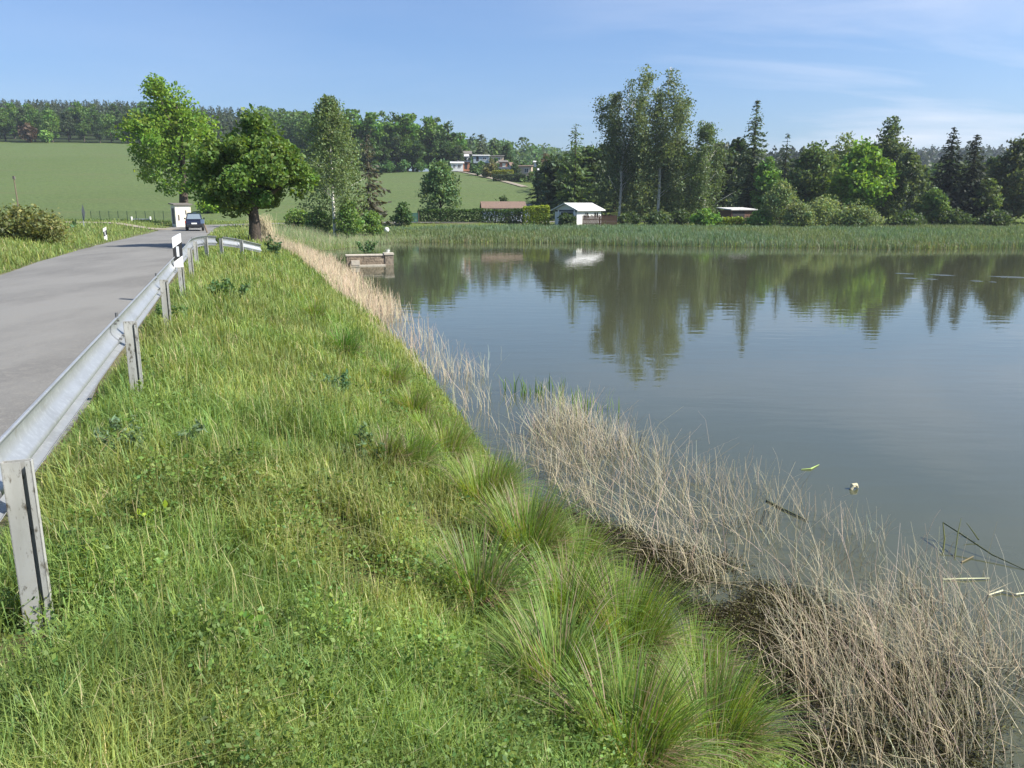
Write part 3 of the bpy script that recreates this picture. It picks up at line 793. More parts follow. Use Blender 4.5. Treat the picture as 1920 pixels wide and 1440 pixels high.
# ------------------------------------------------------------------ forests
protos = []
def proto_broad(seed, W, H, c, n=2600, leaf=.52, z0=.12, m=46):
    root = thing('forest_tree', 'x', 'tree', (0, 0, 0)); r = np.random.default_rng(seed)
    tree_broad(root, r, W, H, z0, lm(c), M_bark, n=n, leaf=leaf, m=m, shape=.85, clump=.15)
    return root
r = np.random.default_rng(77)
FP = [proto_broad(301, 10, 17, (.036, .068, .016)), proto_broad(302, 11, 18, (.046, .084, .016)), proto_broad(303, 9, 16, (.028, .054, .016)), proto_broad(304, 10.5, 15, (.056, .104, .018)), proto_broad(305, 9, 17, (.032, .05, .021))]
used = set()
def forest_tree(k, px, y, top, label, group):
    x = at_depth(px, 300, y)[0]; zg = z1_(x, y); H = at_depth(px, top, y)[2] - zg
    p = FP[k]; h0 = (17, 18, 16, 15, 17)[k]
    if k not in used: used.add(k); o = p
    else: o = dup(p, (0, 0, 0), 0)
    o.location = (x, y, zg - .3); o.rotation_euler = (0, 0, r.random() * 6.28)
    s = H / h0; o.scale = (s * (.9 + .25 * r.random()), s * (.9 + .25 * r.random()), s)
    o['label'] = label; o['group'] = group; o['category'] = 'tree'
for k in range(17):
    px = -120 + k * 28 + r.uniform(-7, 7)
    forest_tree(int(r.integers(0, 5)), px, 304 + r.uniform(-3, 6), 208 + r.uniform(-12, 14), 'green leafy tree in the front row of the forest edging the left field', 'front row of the forest above the left field')
for k in range(16):
    px = -110 + k * 30 + r.uniform(-8, 8)
    forest_tree(int(r.integers(0, 5)), px, 326 + r.uniform(-6, 8), 190 + r.uniform(-4, 10), 'green leafy tree in the second row of the forest above the left field', 'second row of the forest above the left field')
for k in range(15):
    px = 575 + k * 20.5 + r.uniform(-6, 6)
    top = np.interp(px, [560, 700, 800, 850, 885], [202, 205, 216, 228, 250]) + r.uniform(-5, 9)
    forest_tree(int((1, 3, 1, 0, 3)[k % 5]), px, 252 + r.uniform(-6, 10), top, 'sunlit green tree of the rounded wood behind the lone birch', 'rounded wood in the middle distance')
for k in range(13):
    px = 590 + k * 22 + r.uniform(-7, 7)
    top = np.interp(px, [560, 700, 800, 885], [250, 250, 258, 275]) + r.uniform(-8, 12)
    forest_tree(int((0, 2, 4, 1, 2)[k % 5]), px, 236 + r.uniform(-4, 4), top, 'lower tree along the front edge of the rounded wood', 'front edge of the rounded wood')
def single(px, y, top, w, c, label, kind='broad', seed=1, **kw):
    return plant(kind, 'forest_tree', label, 'tree', px, top, y, w, seed, c, **kw)
single(76, 299, 232, 34, (.062, .045, .03), 'reddish brown tree in the forest edge above the left field', seed=311, n=1400, leaf=.7, z0=.08)
single(106, 298, 244, 26, (.09, .16, .03), 'small light green tree at the forest edge above the left field', seed=312, n=900, leaf=.6, z0=.1)
single(905, 262, 250, 50, (.045, .06, .035), 'grey-green tree standing behind the hillside huts, right of the rounded wood', 'conifer', seed=313, levels=18, per=7, leaf=1.0, pw=.55)
single(928, 285, 262, 44, (.05, .085, .03), 'low rounded tree right of the grey-green tree behind the huts', seed=314, n=1600, leaf=.7)
single(950, 255, 270, 30, (.03, .055, .02), 'small dark round tree standing above the hillside huts', seed=315, n=1400, leaf=.5, z0=.2)
single(1022, 225, 292, 36, (.07, .055, .03), 'brownish tree right of the hillside huts', seed=316, n=1500, leaf=.5)

def mass(name, label, n, xfun, H, W, c, leaf, cards, seed, conif=True, cat='forest'):
    r = np.random.default_rng(seed); mb = MB()
    X, Y = xfun(r, n); Z = zt(X, Y)
    h = H * (.88 + .24 * r.random(n))
    for i in range(n):
        k = cards
        t = r.random(k) ** (1.3 if conif else .8)
        if conif: rad = W / 2 * (1 - t) ** .75 * r.random(k) ** .4
        else: rad = W / 2 * np.sin(np.pi * np.clip(.15 + .83 * t, 0, 1)) ** .5 * r.random(k) ** .35
        a = r.random(k) * 6.283
        P = np.stack([X[i] + rad * np.cos(a), Y[i] + rad * np.sin(a), Z[i] + h[i] * (.1 + .9 * t)], 1)
        tt = tints(r, k, .2, .06) * (1 + r.normal() * .16) * (1 + r.normal(size=3) * .06)
        ax = np.stack([np.cos(a), np.sin(a), -.5 * np.ones(k)], 1) + r.normal(size=(k, 3)) * .4
        leaves(mb, P, leaf * (.6 + .7 * r.random(k)) * ((1.15 - .75 * t) if conif else 1), np.clip(tt, .2, 2), r, up=.8, aspect=1.8 if conif else 1.3, axis=ax)
    return tag(mb.build(name, lm(c)), label, cat, kind='stuff')
def ridge(r, n):
    u = r.uniform(-.78, -.2, n); q = r.random(n) ** .8
    y1 = np.interp(u, UT, Y1) + 38; y2 = np.interp(u, UT, Y2) + 20
    y = y1 + (y2 - y1) * q
    return u * y, y
mass('ridge_forest', 'dark mixed conifer forest covering the ridge above the left field', 1200, ridge, 13, 6.6, (.029, .041, .023), .95, 130, 401)
def ridge2(r, n):
    u = r.uniform(-.3, -.085, n); y = np.interp(u, UT, Y1) + r.uniform(32, 75, n); return u * y, y
mass('wood_behind', 'green leafy wood filling in behind the rounded wood', 150, ridge2, 13.5, 9, (.045, .085, .022), .8, 200, 402, False)
def farwood(r, n):
    u = r.uniform(-.085, .2, n); y = np.interp(u, UT, Y2) - r.uniform(0, 260, n) * r.random(n); return u * y, y
mass('distant_wood', 'hazy green wood on the low hill behind the hillside huts', 420, farwood, 15, 11, (.05, .085, .03), 1.15, 140, 403, False)
def farhill(r, n):
    u = r.uniform(.22, .95, n); y = np.maximum(np.interp(u, UT, Y2) - r.uniform(-60, 950, n) * r.random(n) ** .6, 330 + 200 * r.random(n)); return u * y, y
mass('distant_hill_forest', 'bluish dark forest on the distant hill at the right', 3400, farhill, 15, 12, (.017, .026, .019), 2.4, 56, 404)
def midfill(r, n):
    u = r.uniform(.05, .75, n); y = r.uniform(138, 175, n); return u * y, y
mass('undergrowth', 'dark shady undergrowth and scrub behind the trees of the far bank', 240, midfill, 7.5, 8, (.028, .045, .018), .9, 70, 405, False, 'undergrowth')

# gardens on the hillside: small bushes
for k, (px, y, top, w, c) in enumerate(((902, 214, 302, 26, (.05, .09, .03)), (922, 210, 300, 30, (.075, .08, .035)), (888, 222, 308, 22, (.04, .07, .025)), (938, 205, 312, 24, (.03, .05, .02)), (965, 210, 306, 26, (.035, .06, .022)), (985, 215, 298, 30, (.04, .075, .025)), (1008, 208, 302, 34, (.05, .085, .028)), (1030, 200, 312, 40, (.035, .06, .02)), (975, 190, 330, 30, (.06, .10, .03)), (870, 232, 306, 26, (.035, .06, .02)), (845, 230, 304, 30, (.04, .075, .025)), (760, 226, 302, 34, (.05, .10, .03)), (735, 226, 306, 36, (.045, .09, .025)), (790, 226, 304, 32, (.05, .095, .028)), (820, 228, 305, 32, (.045, .085, .03)), (715, 227, 310, 30, (.04, .08, .03)))):
    places = ('below the white-roofed hut', 'in front of the long pale hut', 'by the path next to the two-windowed white hut', 'beside the dark hedge end', 'left of the wide beige-framed hut', 'above the wide beige-framed hut', 'right of the wide beige-framed hut', 'behind the dark blue-green spruce', 'below the wide beige-framed hut', 'left of the two-windowed white hut', 'behind the top of the cone-shaped tree', 'along the top of the field, fourth from the lone birch', 'along the top of the field, third from the lone birch', 'along the top of the field, just left of the cone-shaped tree', 'along the top of the field, right behind the cone-shaped tree', 'along the top of the field, nearest the purplish conifer')
    plant('shrub', 'garden_bush', 'small garden bush ' + places[k], 'bush', px, top, y, w, 220 + k, c, n=700, leaf=.36, m=24, group='bushes around the hillside gardens')

for k, (px, y, top, w, c, place) in enumerate(((893, 205, 312, 20, (.05, .085, .03), 'left of the path bend, under the long pale hut'), (913, 200, 316, 22, (.085, .085, .035), 'brownish and low, under the brown-grey hut'), (930, 228, 296, 20, (.045, .08, .025), 'between the long pale hut and the brown-grey hut'), (952, 226, 300, 18, (.06, .10, .03), 'right of the brown-grey hut'), (968, 228, 296, 22, (.035, .065, .02), 'behind the white gable hut'), (994, 198, 322, 22, (.05, .08, .03), 'in front of the right end of the wide beige-framed hut'), (955, 196, 326, 18, (.07, .10, .03), 'over the end of the dark climbing hedge'), (882, 236, 296, 18, (.03, .055, .02), 'dark, between the dark-roofed hut and the long pale hut'))):
    plant('shrub', 'garden_bush', 'small garden bush ' + place, 'bush', px, top, y, w, 260 + k, c, n=600, leaf=.34, m=20, group='bushes around the hillside gardens')

# ------------------------------------------------------------------ grass and ground plants
M_grass = leafmat('grass_blades', (.238, .302, .088), .45)
M_herb = leafmat('herb_leaves', (.135, .21, .045), .38)
M_sedge = leafmat('sedge_blades', (.185, .275, .06), .42)
M_straw = mat('dead_reed_straw', (.39, .354, .255), .8, tint=True, spec=.2)
M_reed = leafmat('reed_leaves', (.138, .186, .088), .36)
M_weed = leafmat('pond_weed', (.11, .10, .04), .2)

def grass_mask(x, y, sd, rd):
    return (sd > -.05) & (rd > 2.38) & ~((y > 104) & in_field(x, y))
r = np.random.default_rng(5)
def scatter(n, d0, d1, ulo, uhi, r):
    y = d0 * np.exp(r.random(n) * math.log(d1 / d0)); u = r.uniform(ulo, uhi, n)
    return u * (y + .6), y
def build_grass(n, d0, d1, ulo, uhi, name, label):
    mb = MB()
    x, y = scatter(n, d0, d1, ulo, uhi, r)
    sd = sdist(x, y); rd = road_dist(x, y)
    k = grass_mask(x, y, sd, rd); x, y, sd, rd = x[k], y[k], sd[k], rd[k]
    n = len(x); z = zt(x, y)
    d = np.hypot(x, y)
    pat = fbm(x, y, .55, 31); pat2 = fbm(x, y, 1.7, 33); dry = fbm(x, y, .38, 35, 4)
    keep = (r.random(n) < (.55 + .8 * pat2)) & (r.random(n) > hollow(x, y) * 1.1) & ~((sd < .75 + .9 * (pat2 - .2)) & (y < 10.5) & (r.random(n) < .82))
    h = (.10 + .22 * r.random(n) ** 1.4) * (.45 + 1.15 * pat) * (1 + .25 * smooth(6, 20, d))
    mown = smooth(2.65, 2.4, rd); h *= 1 - .5 * mown
    h = np.where(d < 1.3, h * .5, h)
    w = (.0022 + .0026 * r.random(n)) + .00062 * d
    lean = np.abs(r.normal(size=n)) * .52 + .08
    az = r.random(n) * 6.283
    dd = smooth(.54, .76, dry)[:, None]
    t = tints(r, n, .2, .1)
    t = t * (1 - .30 * dd) + np.array([1.6, 1.25, 1.7]) * .30 * dd * (1 + .15 * r.normal(size=(n, 1)))
    straw = (r.random(n) < .05)[:, None]
    t = np.where(straw, np.array([2.3, 1.55, 3.0]) * (.8 + .4 * r.random((n, 1))), t)
    lush = smooth(.46, .64, fbm(x, y, .8, 37))[:, None]
    t = t * (1 - .6 * lush) + t * np.array([.64, .86, .72]) * .6 * lush
    t = t * (.5 + 1.0 * fbm(x, y, 3.1, 39))[:, None] * (.8 + .4 * fbm(x, y, .9, 40))[:, None]
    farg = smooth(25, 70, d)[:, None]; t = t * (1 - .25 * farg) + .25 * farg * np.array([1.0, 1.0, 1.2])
    k = keep
    P = np.stack([x, y, z - .01], 1)
    blades(mb, P[k], h[k], w[k], lean[k], az[k], np.clip(t[k], .15, 4), r)
    return tag(mb.build(name, M_grass), label, 'grass', kind='stuff')
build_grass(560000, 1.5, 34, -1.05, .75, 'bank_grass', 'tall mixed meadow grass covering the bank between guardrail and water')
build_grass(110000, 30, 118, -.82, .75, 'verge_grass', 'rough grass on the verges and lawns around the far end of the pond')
# thin flowering stalks standing above the sward
mb = MB(); x, y = scatter(2600, 3.2, 26, -.8, .3, r); sd = sdist(x, y); rd = road_dist(x, y)
k = (sd > .9) & (rd > 2.9); x, y = x[k], y[k]; n = len(x)
P = np.stack([x, y, zt(x, y)], 1); h = .26 + .24 * r.random(n)
blades(mb, P, h, .0018 + .0004 * y, np.abs(r.normal(size=n)) * .35, r.random(n) * 6.28, np.array([2.0, 1.45, 2.4]) * (.6 + .7 * r.random((n, 1))), r)
tag(mb.build('grass_stalks', M_grass), 'thin straw-coloured grass stalks standing above the meadow grass', 'grass', kind='stuff')

# leafy ground cover low on the bank
def herbs(n, d0, d1, ulo, uhi, dens, size, hh, name, label, m_, r):
    mb = MB(); x, y = scatter(n, d0, d1, ulo, uhi, r); sd = sdist(x, y); rd = road_dist(x, y)
    k = (sd > .15) & (rd > 2.8); x, y, sd = x[k], y[k], sd[k]
    q = dens(x, y, sd) * (1 - hollow(x, y)); k = r.random(len(x)) < q; x, y, sd = x[k], y[k], sd[k]
    n = len(x); lump = fbm(x, y, 2.2, 51)
    z = zt(x, y) + .02 + hh * (.15 + .85 * r.random(n)) * np.clip(1.9 * lump - .35, .12, 1.5)
    s = (size + .0014 * np.hypot(x, y)) * (.5 + 1.2 * r.random(n) ** 2)
    tt = tints(r, n, .24, .12) * (.5 + 1.0 * fbm(x, y, 1.6, 55))[:, None]
    leaves(mb, np.stack([x, y, z], 1), s, np.clip(tt, .2, 2.2), r, up=1.3, aspect=1.7)
    return tag(mb.build(name, m_), label, 'ground cover', kind='stuff')
herbs(300000, 1.5, 9, -.75, .45, lambda x, y, sd: smooth(.46, .66, fbm(x, y, .75, 41) + .42 * smooth(3.4, 1.2, sd) * smooth(6.2, 3.8, y)) * .8, .0085, .30,
      'ground_cover', 'low dark green leafy ground cover spreading over the lower bank', M_herb, r)
herbs(60000, 4, 30, -.5, .2, lambda x, y, sd: smooth(.55, .66, fbm(x, y, .62, 43)) * .9, .010, .26, 'clover_patches', 'patches of broad-leaved herbs scattered through the bank grass', M_herb, r)

# individual leafy plants
def herb_plant(name, label, px, py, W, H, c, n, leaf, seed, narrow=1.5):
    x, y, z = hit(px, py); t = thing(name, label, 'plant', (x, y, z)); q = np.random.default_rng(seed)
    cb = MB(); ns = 9
    for s in range(ns):
        a = q.random() * 6.28; rr = W / 2 * q.random() ** .5; e = np.array([rr * math.cos(a), rr * math.sin(a), H * (.6 + .5 * q.random())])
        p = np.array([[e[0] * .3, e[1] * .3, -.05], [e[0] * .7, e[1] * .7, e[2] * .55], e]); sb = MB(); tube(sb, p, [.006, .005, .002], 4); sb.build('stem', M_herb, t)
        k = n // ns; u = .2 + .8 * q.random(k)
        P = p[0] * ((1 - u) ** 2)[:, None] + 2 * p[1] * (u * (1 - u))[:, None] + e * (u ** 2)[:, None] + q.normal(size=(k, 3)) * leaf * .7
        leaves(cb, P, leaf * (.6 + .7 * q.random(k)), tints(q, k, .2, .08), q, up=.9, aspect=narrow)
    cb.build('leaves', lm(c), t)
herb_plant('nettle_plant', 'dark green nettle clump in the grass right of the guardrail, near its bend', 430, 566, .95, .42, (.05, .09, .03), 700, .055, 501)
herb_plant('nettle_plant', 'smaller nettle clump in the grass just right of the third guardrail post', 322, 612, .6, .3, (.06, .105, .035), 420, .045, 502)
herb_plant('thistle_plant', 'bluish grey-green thistle patch beside the nearest stretch of guardrail', 285, 862, .8, .30, (.085, .125, .07), 700, .024, 503, 3.4)
herb_plant('yarrow_plant', 'bluish green feathery patch halfway up the bank', 625, 745, .7, .3, (.07, .12, .06), 600, .026, 504, 3.2)
herb_plant('thistle_plant', 'pale bluish thistle near the dark hollow in the bank', 690, 870, .6, .3, (.075, .115, .055), 500, .026, 505, 3.2)
herb_plant('bush_plant', 'dark leafy sapling sprouting in the dead reeds near the lime trunk', 512, 482, .7, .75, (.035, .065, .025), 260, .09, 506)
herb_plant('bush_plant', 'low green bush on top of the ruined stone wall', 690, 474, 1.7, .9, (.05, .095, .035), 520, .12, 507)
herb_plant('sowthistle_plant', 'bright yellow-green leafy sprig in the lower bank', 288, 1015, .12, .2, (.16, .22, .02), 60, .03, 508)
herb_plant('dock_plant', 'broad-leaved dock near the bottom left of the bank', 470, 1240, .35, .22, (.075, .13, .025), 120, .032, 509)

# sedge tussocks along the water's edge
def tussock(label, px, py, rad, L, n, seed, c=(1, 1, 1), spread=1.0, dx=0.0, m_=None):
    x, y, z = hit(px, py); t = thing('sedge_tussock', label, 'sedge tussock', (x, y, z - .03), 0, 'sedge tussocks along the shore'); q = np.random.default_rng(seed)
    az = q.random(n) * 6.283; rr = rad * q.random(n) ** .5 * .55
    th0 = np.abs(q.normal(size=n)) * .42 * spread + .05          # start angle from upright
    L *= .9; ln = L * (.4 + .8 * q.random(n)); bend = (1.0 + 1.3 * q.random(n) ** 1.5) * (.33 + th0)
    w = (.0050 + .003 * q.random(n)) + .0004 * y
    P = np.stack([rr * np.cos(az) + dx * 0, rr * np.sin(az), np.zeros(n)], 1)
    d = np.stack([np.cos(az + q.normal(size=n) * .35), np.sin(az + q.normal(size=n) * .35), np.zeros(n)], 1); d[:, 0] += dx; d = unit(d)
    s = np.stack([-d[:, 1], d[:, 0], np.zeros(n)], 1)
    K = 6; V = []; p = P.copy()
    for k in range(K + 1):
        u = k / K; V.append(p - s * (w * (1 - u) ** .6 * .5)[:, None]); V.append(p + s * (w * (1 - u) ** .6 * .5)[:, None])
        th = th0 + bend * u ** 1.4
        p = p + (ln / K)[:, None] * (d * np.sin(th)[:, None] + np.array([0, 0, 1.]) * np.cos(th)[:, None])
        p[:, 2] = np.maximum(p[:, 2], .02)
    V = np.stack(V, 1)                       # n, 2(K+1), 3
    i = np.arange(n)[:, None, None] * (2 * K + 2); kk = np.arange(K)[None, :, None] * 2
    Q = (i + kk + np.array([0, 1, 3, 2])[None, None]).reshape(-1, 4)
    tt = tints(q, n, .22, .10) * np.array(c)
    straw = q.random(n) < .15; tt[straw] = np.array([2.6, 1.35, 4.5]) * (.5 + .5 * q.random((straw.sum(), 1)))
    tt = np.repeat(np.clip(tt, .15, 5), 2 * K + 2, 0)
    mb = MB(); mb.add(V.reshape(-1, 3), Q, c=tt); mb.build('blades', m_ or M_sedge, t)
    # dead brown skirt of old leaves
    n2 = n // 4; az = q.random(n2) * 6.283
    P = np.stack([rad * .3 * np.cos(az), rad * .3 * np.sin(az), np.full(n2, .03)], 1)
    mb = MB(); blades(mb, P, L * (.2 + .3 * q.random(n2)), np.full(n2, .006 + .0004 * y), .9 + .5 * q.random(n2), az, np.array([.55, .42, .35]) * (.4 + .7 * q.random((n2, 1))), q)
    mb.build('dead_leaves', M_straw, t)
TU = [('big bright green sedge tussock at the water edge, farthest of the large near ones', 985, 1050, .38, .70, 1900, 1.1, (1, 1, 1)),
      ('arching sedge tussock tinted dark for shade, leaning left over a hollow in the bank', 890, 1140, .28, .62, 1000, 1.5, (.72, .78, .8)),  # darker tint puts the shade left of the big tussock into its blades
      ('largest sedge tussock, bright green and upright, standing beside the dead reeds', 1165, 1235, .40, .74, 2100, 1.05, (1.05, 1.05, .9)),
      ('sedge tussock combed over to the left in long pale arcs', 1040, 1310, .28, .70, 1200, 1.6, (.95, .95, 1.0)),
      ('sedge tussock at the bottom edge, nearest the water', 1330, 1410, .34, .70, 1500, 1.1, (1, 1, 1)),
      ('sedge tussock at the bottom edge, between the combed one and the water', 1175, 1440, .30, .66, 1300, 1.2, (.95, 1, .9)),
      ('sedge tussock in the grass just above the big bright one', 905, 960, .34, .66, 1200, 1.1, (1.05, 1.0, .9)),
      ('yellowish sedge tussock beside the open water gap', 835, 868, .32, .60, 1100, 1.0, (1.15, 1.05, .9)),
      ('small sedge tussock at the start of the sparse reeds', 775, 780, .28, .56, 900, 1.0, (1.05, 1.02, .9)),
      ('compact deep green sedge tussock standing alone in the upper bank', 645, 668, .32, .60, 900, .9, (.62, .9, .6)),
      ('sedge tussock on the shore above the yellowish one', 735, 725, .26, .50, 800, 1.0, (1.1, 1.05, .9)),
      ('brownish dark sedge tussock in the hollow halfway down the bank', 722, 878, .28, .46, 800, 1.4, (.72, .62, .65)),
      ('straggly sedge tussock half in the water right of the big bright one', 1085, 1065, .28, .58, 900, 1.5, (1.0, .95, .9)),
      ('small upright sedge tussock far up the shore beside the pinkish reeds', 590, 600, .26, .5, 500, .9, (1.05, 1.05, .9)),
      ('sedge tussock spilling onto the pond weed right of the largest one', 1300, 1280, .28, .60, 1000, 1.5, (1.1, 1.05, .9)),
      ('small dark sedge tussock in a dip of the middle bank', 548, 880, .16, .3, 360, 1.2, (.55, .65, .6)),
      ('pale sedge tussock filling the gap between the big bright one and the largest one', 1060, 1165, .30, .66, 1100, 1.3, (.95, 1.0, 1.0)),
      ('sedge tussock behind the sedge in the grass, close to the open water gap', 935, 930, .28, .58, 900, 1.1, (1.0, 1.05, .9)),
      ('green sedge tussock left of the yellowish one, higher on the bank', 770, 880, .26, .5, 800, 1.1, (.95, 1.0, .85)),
      ('sedge tussock hugging the shore between the yellowish one and the small one', 800, 825, .26, .52, 800, 1.0, (1.05, 1.1, .85))]
for k, (lab, px, py, rad, Ln, n, sp, c) in enumerate(TU): tussock(lab, px, py, rad, Ln, n, 600 + k, c, sp, dx=-.25 if k in (1, 3) else 0)

# ------------------------------------------------------------------ dead reeds in the shallows
def poly(pts): return np.array([at_z(*p) for p in pts])
ZA = poly([(1005, 900), (990, 800), (1060, 765), (1180, 830), (1300, 900), (1500, 1000), (1700, 1090), (1925, 1180), (2150, 1260), (2150, 1640), (1660, 1640), (1500, 1400), (1400, 1260), (1260, 1090), (1120, 990)])
ZB = poly([(530, 500), (600, 488), (648, 508), (700, 560), (790, 620), (850, 672), (850, 712), (760, 700), (690, 650), (620, 585), (560, 530)])
ZC = poly([(770, 700), (850, 660), (960, 730), (1000, 800), (990, 910), (920, 850), (840, 760)])
ZS = poly([(980, 760), (1010, 740), (1330, 860), (1560, 960), (1800, 1060), (1980, 1130), (1980, 1200), (1500, 1010), (1180, 840)])
def in_sample(pg, n, r):
    lo, hi = pg.min(0), pg.max(0); o = np.zeros((0, 2))
    while len(o) < n:
        p = lo + (hi - lo) * r.random((n * 2, 2)); o = np.vstack([o, p[sdist(p[:, 0], p[:, 1], pg) < 0]])
    return o[:n]
def stems(mb, P, h, w, lean, az, tint, r, kink=.08, tip=.35, fork=0.3):
    n = len(P); d = np.stack([np.cos(az), np.sin(az), np.zeros(n)], 1)
    K = 4; ring = []
    for k in range(K):
        u = k / (K - 1)
        c = P + d * (h * lean * u ** 1.4)[:, None]; c[:, 2] += h * u * (1 - .3 * np.minimum(1, lean) * u)
        if k: c = c + r.normal(size=(n, 3)) * (kink * h * u * .5)[:, None] * np.array([1, 1, .2])
        ww = w * (1 - (1 - tip) * u)
        for j in range(3):
            a = j * 2.0944; ring.append(c + (np.array([math.cos(a), math.sin(a), 0])[None] * ww[:, None]))
    V = np.stack(ring, 1); i = np.arange(n)[:, None, None] * (3 * K)
    Q = np.array([[3 * k + j, 3 * k + (j + 1) % 3, 3 * k + 3 + (j + 1) % 3, 3 * k + 3 + j] for k in range(K - 1) for j in range(3)])
    mb.add(V.reshape(-1, 3), (i + Q[None]).reshape(-1, 4), c=np.repeat(tint, 3 * K, 0))
    m = r.random(n) < fork; nm = m.sum()
    if fork and nm:
        u0 = .4 + .4 * r.random(nm)
        p = P[m] + d[m] * (h[m] * lean[m] * u0 ** 1.4)[:, None]; p[:, 2] += h[m] * u0 * .95
        a2 = az[m] + r.normal(size=nm) * 1.2
        stems(mb, p, h[m] * (.2 + .3 * r.random(nm)), w[m] * .6, .5 + .6 * r.random(nm), a2, tint[m], r, kink, .4, 0)
r = np.random.default_rng(21)
mb = MB()
def reedset(pg, n, hlo, hhi, leanm, wscale=1., patch=.5, tone=(1, 1, 1), near=False, land=False):
    p = in_sample(pg, n, r)
    if land: s_ = sdist(p[:, 0], p[:, 1]); p = p[(s_ > -1.2) & (s_ < .4 + .055 * (p[:, 1] - 13)) & (r.random(n) < .35 + .65 * smooth(14, 30, p[:, 1]))]; n = len(p)
    k = r.random(n) < smooth(.40, .60, fbm(p[:, 0], p[:, 1], patch, 61)) * .95 + .05
    if near: k &= r.random(n) < .12 + .88 * smooth(-.25, -.95, sdist(p[:, 0], p[:, 1]))
    p = p[k]; n = len(p); z = np.maximum(zt(p[:, 0], p[:, 1]), -.3)
    d = np.hypot(p[:, 0], p[:, 1])
    h = (hlo + (hhi - hlo) * r.random(n) ** 1.3) - np.minimum(z, 0)
    w = (.0016 + .0024 * r.random(n) ** 2) * wscale + .00016 * d
    az = r.normal(size=n) * 1.3 + 2.4
    lean = np.abs(r.normal(size=n)) * leanm + .05
    t = (np.array(tone) * (.5 + .75 * r.random((n, 1)) ** 1.2)) * (1 + .06 * r.normal(size=(n, 3)))
    stems(mb, np.stack([p[:, 0], p[:, 1], z], 1), h, w, lean, az, np.clip(t, .1, 2), r)
reedset(ZA, 2900, .20, .62, .36, .78, 1.1, near=True)
reedset(ZA, 900, .45, .85, .75, .95, 1.6, (.95, .92, .9), near=True)
reedset(ZA, 3000, .12, .45, 1.5, .8, 1.3, (.36, .34, .26), near=True)
ZD = poly([(1480, 1330), (1620, 1200), (1925, 1250), (2150, 1350), (2150, 1640), (1560, 1640)])
reedset(ZD, 1100, .3, .85, .6, 1.0, 1.3, (.92, .86, .82), near=True)
reedset(ZS, 420, .22, .5, .25, .8, .6, (.9, .9, .9))
reedset(ZB, 5200, .45, 1.0, .25, 1.2, .35, (1.12, 1.0, .95))
reedset(ZC, 650, .30, .65, .35, .9, .8)
p = in_sample(ZA, 2600, r); p = p[r.random(2600) < smooth(.36, .6, fbm(p[:, 0], p[:, 1], 1.1, 61))]; n = len(p)
blades(mb, np.stack([p[:, 0], p[:, 1], np.maximum(zt(p[:, 0], p[:, 1]), -.1)], 1), .2 + .35 * r.random(n), .005 + .006 * r.random(n), .5 + .7 * r.random(n), r.random(n) * 6.28, np.array([.95, .9, .8]) * (.35 + .8 * r.random((n, 1))), r)
ZL = np.array([(-1, 13), (-16, 46), (-19, 52), (-11, 52), (1, 17)])
reedset(ZL, 9000, .3, .75, .3, 1.1, .5, (1.1, 1.0, .95), land=True)
tag(mb.build('dead_reeds', M_straw), 'tangle of dead straw-coloured reed stems standing in the shallow water along the bank', 'reeds', kind='stuff')
# drier brown growth at the end of the pond and by the lime trunk
mb = MB()
n = 16000; x = r.uniform(-22, -8, n); y = r.uniform(41, 82, n); sd = sdist(x, y); u = x / y
k = (sd > -.6) & (sd < 9) & (u > -.315) & (road_dist(x, y) > 4) & (r.random(n) < smooth(.3, .6, fbm(x, y, .18, 71)) * .9 + .1)
x, y, sd = x[k], y[k], sd[k]; n = len(x)
mixg = r.random(n)[:, None] < smooth(56, 70, y)[:, None] * .75
t = np.where(mixg, np.array([.42, .62, .40]), np.array([.80, .76, .72])) * (.65 + .6 * r.random((n, 1)))
stems(mb, np.stack([x, y, zt(x, y) - .05], 1), (.35 + .6 * r.random(n)), .008 + .004 * r.random(n), .1 + .25 * np.abs(r.normal(size=n)), r.random(n) * 6.28, t, r, fork=.15)
tag(mb.build('dry_reedbed', M_straw), 'dry brownish reedbed at the near end of the pond behind the stone wall', 'reeds', kind='stuff')
x0, y0, _ = at_depth(492, 440, 43.5); z0 = z1_(x0, y0)
t_ = thing('reed_sheaf', 'pale straw sheaf of tall reeds leaning against the lime trunk on its right side', 'reeds', (x0, y0, z0))
mb = MB(); n = 420; q = np.random.default_rng(88)
stems(mb, np.stack([q.normal(size=n) * .22 + .25, q.normal(size=n) * .15, np.zeros(n)], 1), .7 + 1.0 * q.random(n), np.full(n, .012), np.abs(q.normal(size=n)) * .3, np.full(n, 2.9) + q.normal(size=n) * .4, np.array([1.15, 1.1, 1.0]) * (.7 + .5 * q.random((n, 1))), q, fork=.1)
mb.build('stalks', M_straw, t_)

# floating weed and litter in the shallows
mb = MB(); n = 300000
ZW = poly([(940, 940), (1000, 900), (1120, 960), (1300, 1010), (1500, 1080), (1720, 1150), (1925, 1240), (2000, 1640), (1480, 1640), (1300, 1260), (1150, 1100)])
p = in_sample(ZW, n, r); sd = sdist(p[:, 0], p[:, 1])
k = r.random(n) < np.clip(smooth(-2.9, -.3, sd) * 1.15, 0, 1) * smooth(.26, .58, fbm(p[:, 0], p[:, 1], 1.5, 81)) * smooth(0, -.9, sdist(p[:, 0], p[:, 1], ZW) + .5 * (fbm(p[:, 0], p[:, 1], 2.2, 83) - .5)); p = p[k]; n = len(p)
z = np.maximum(zt(p[:, 0], p[:, 1]), 0) + .004 + .05 * r.random(n) ** 2
t = np.where(r.random((n, 1)) < .25, np.array([1.3, 1.45, 1.1]), np.array([.5, .46, .42])) * (.45 + .8 * r.random((n, 1)))
leaves(mb, np.stack([p[:, 0], p[:, 1], z], 1), .009 * (.5 + r.random(n)), t, r, up=1.0, aspect=2.8)
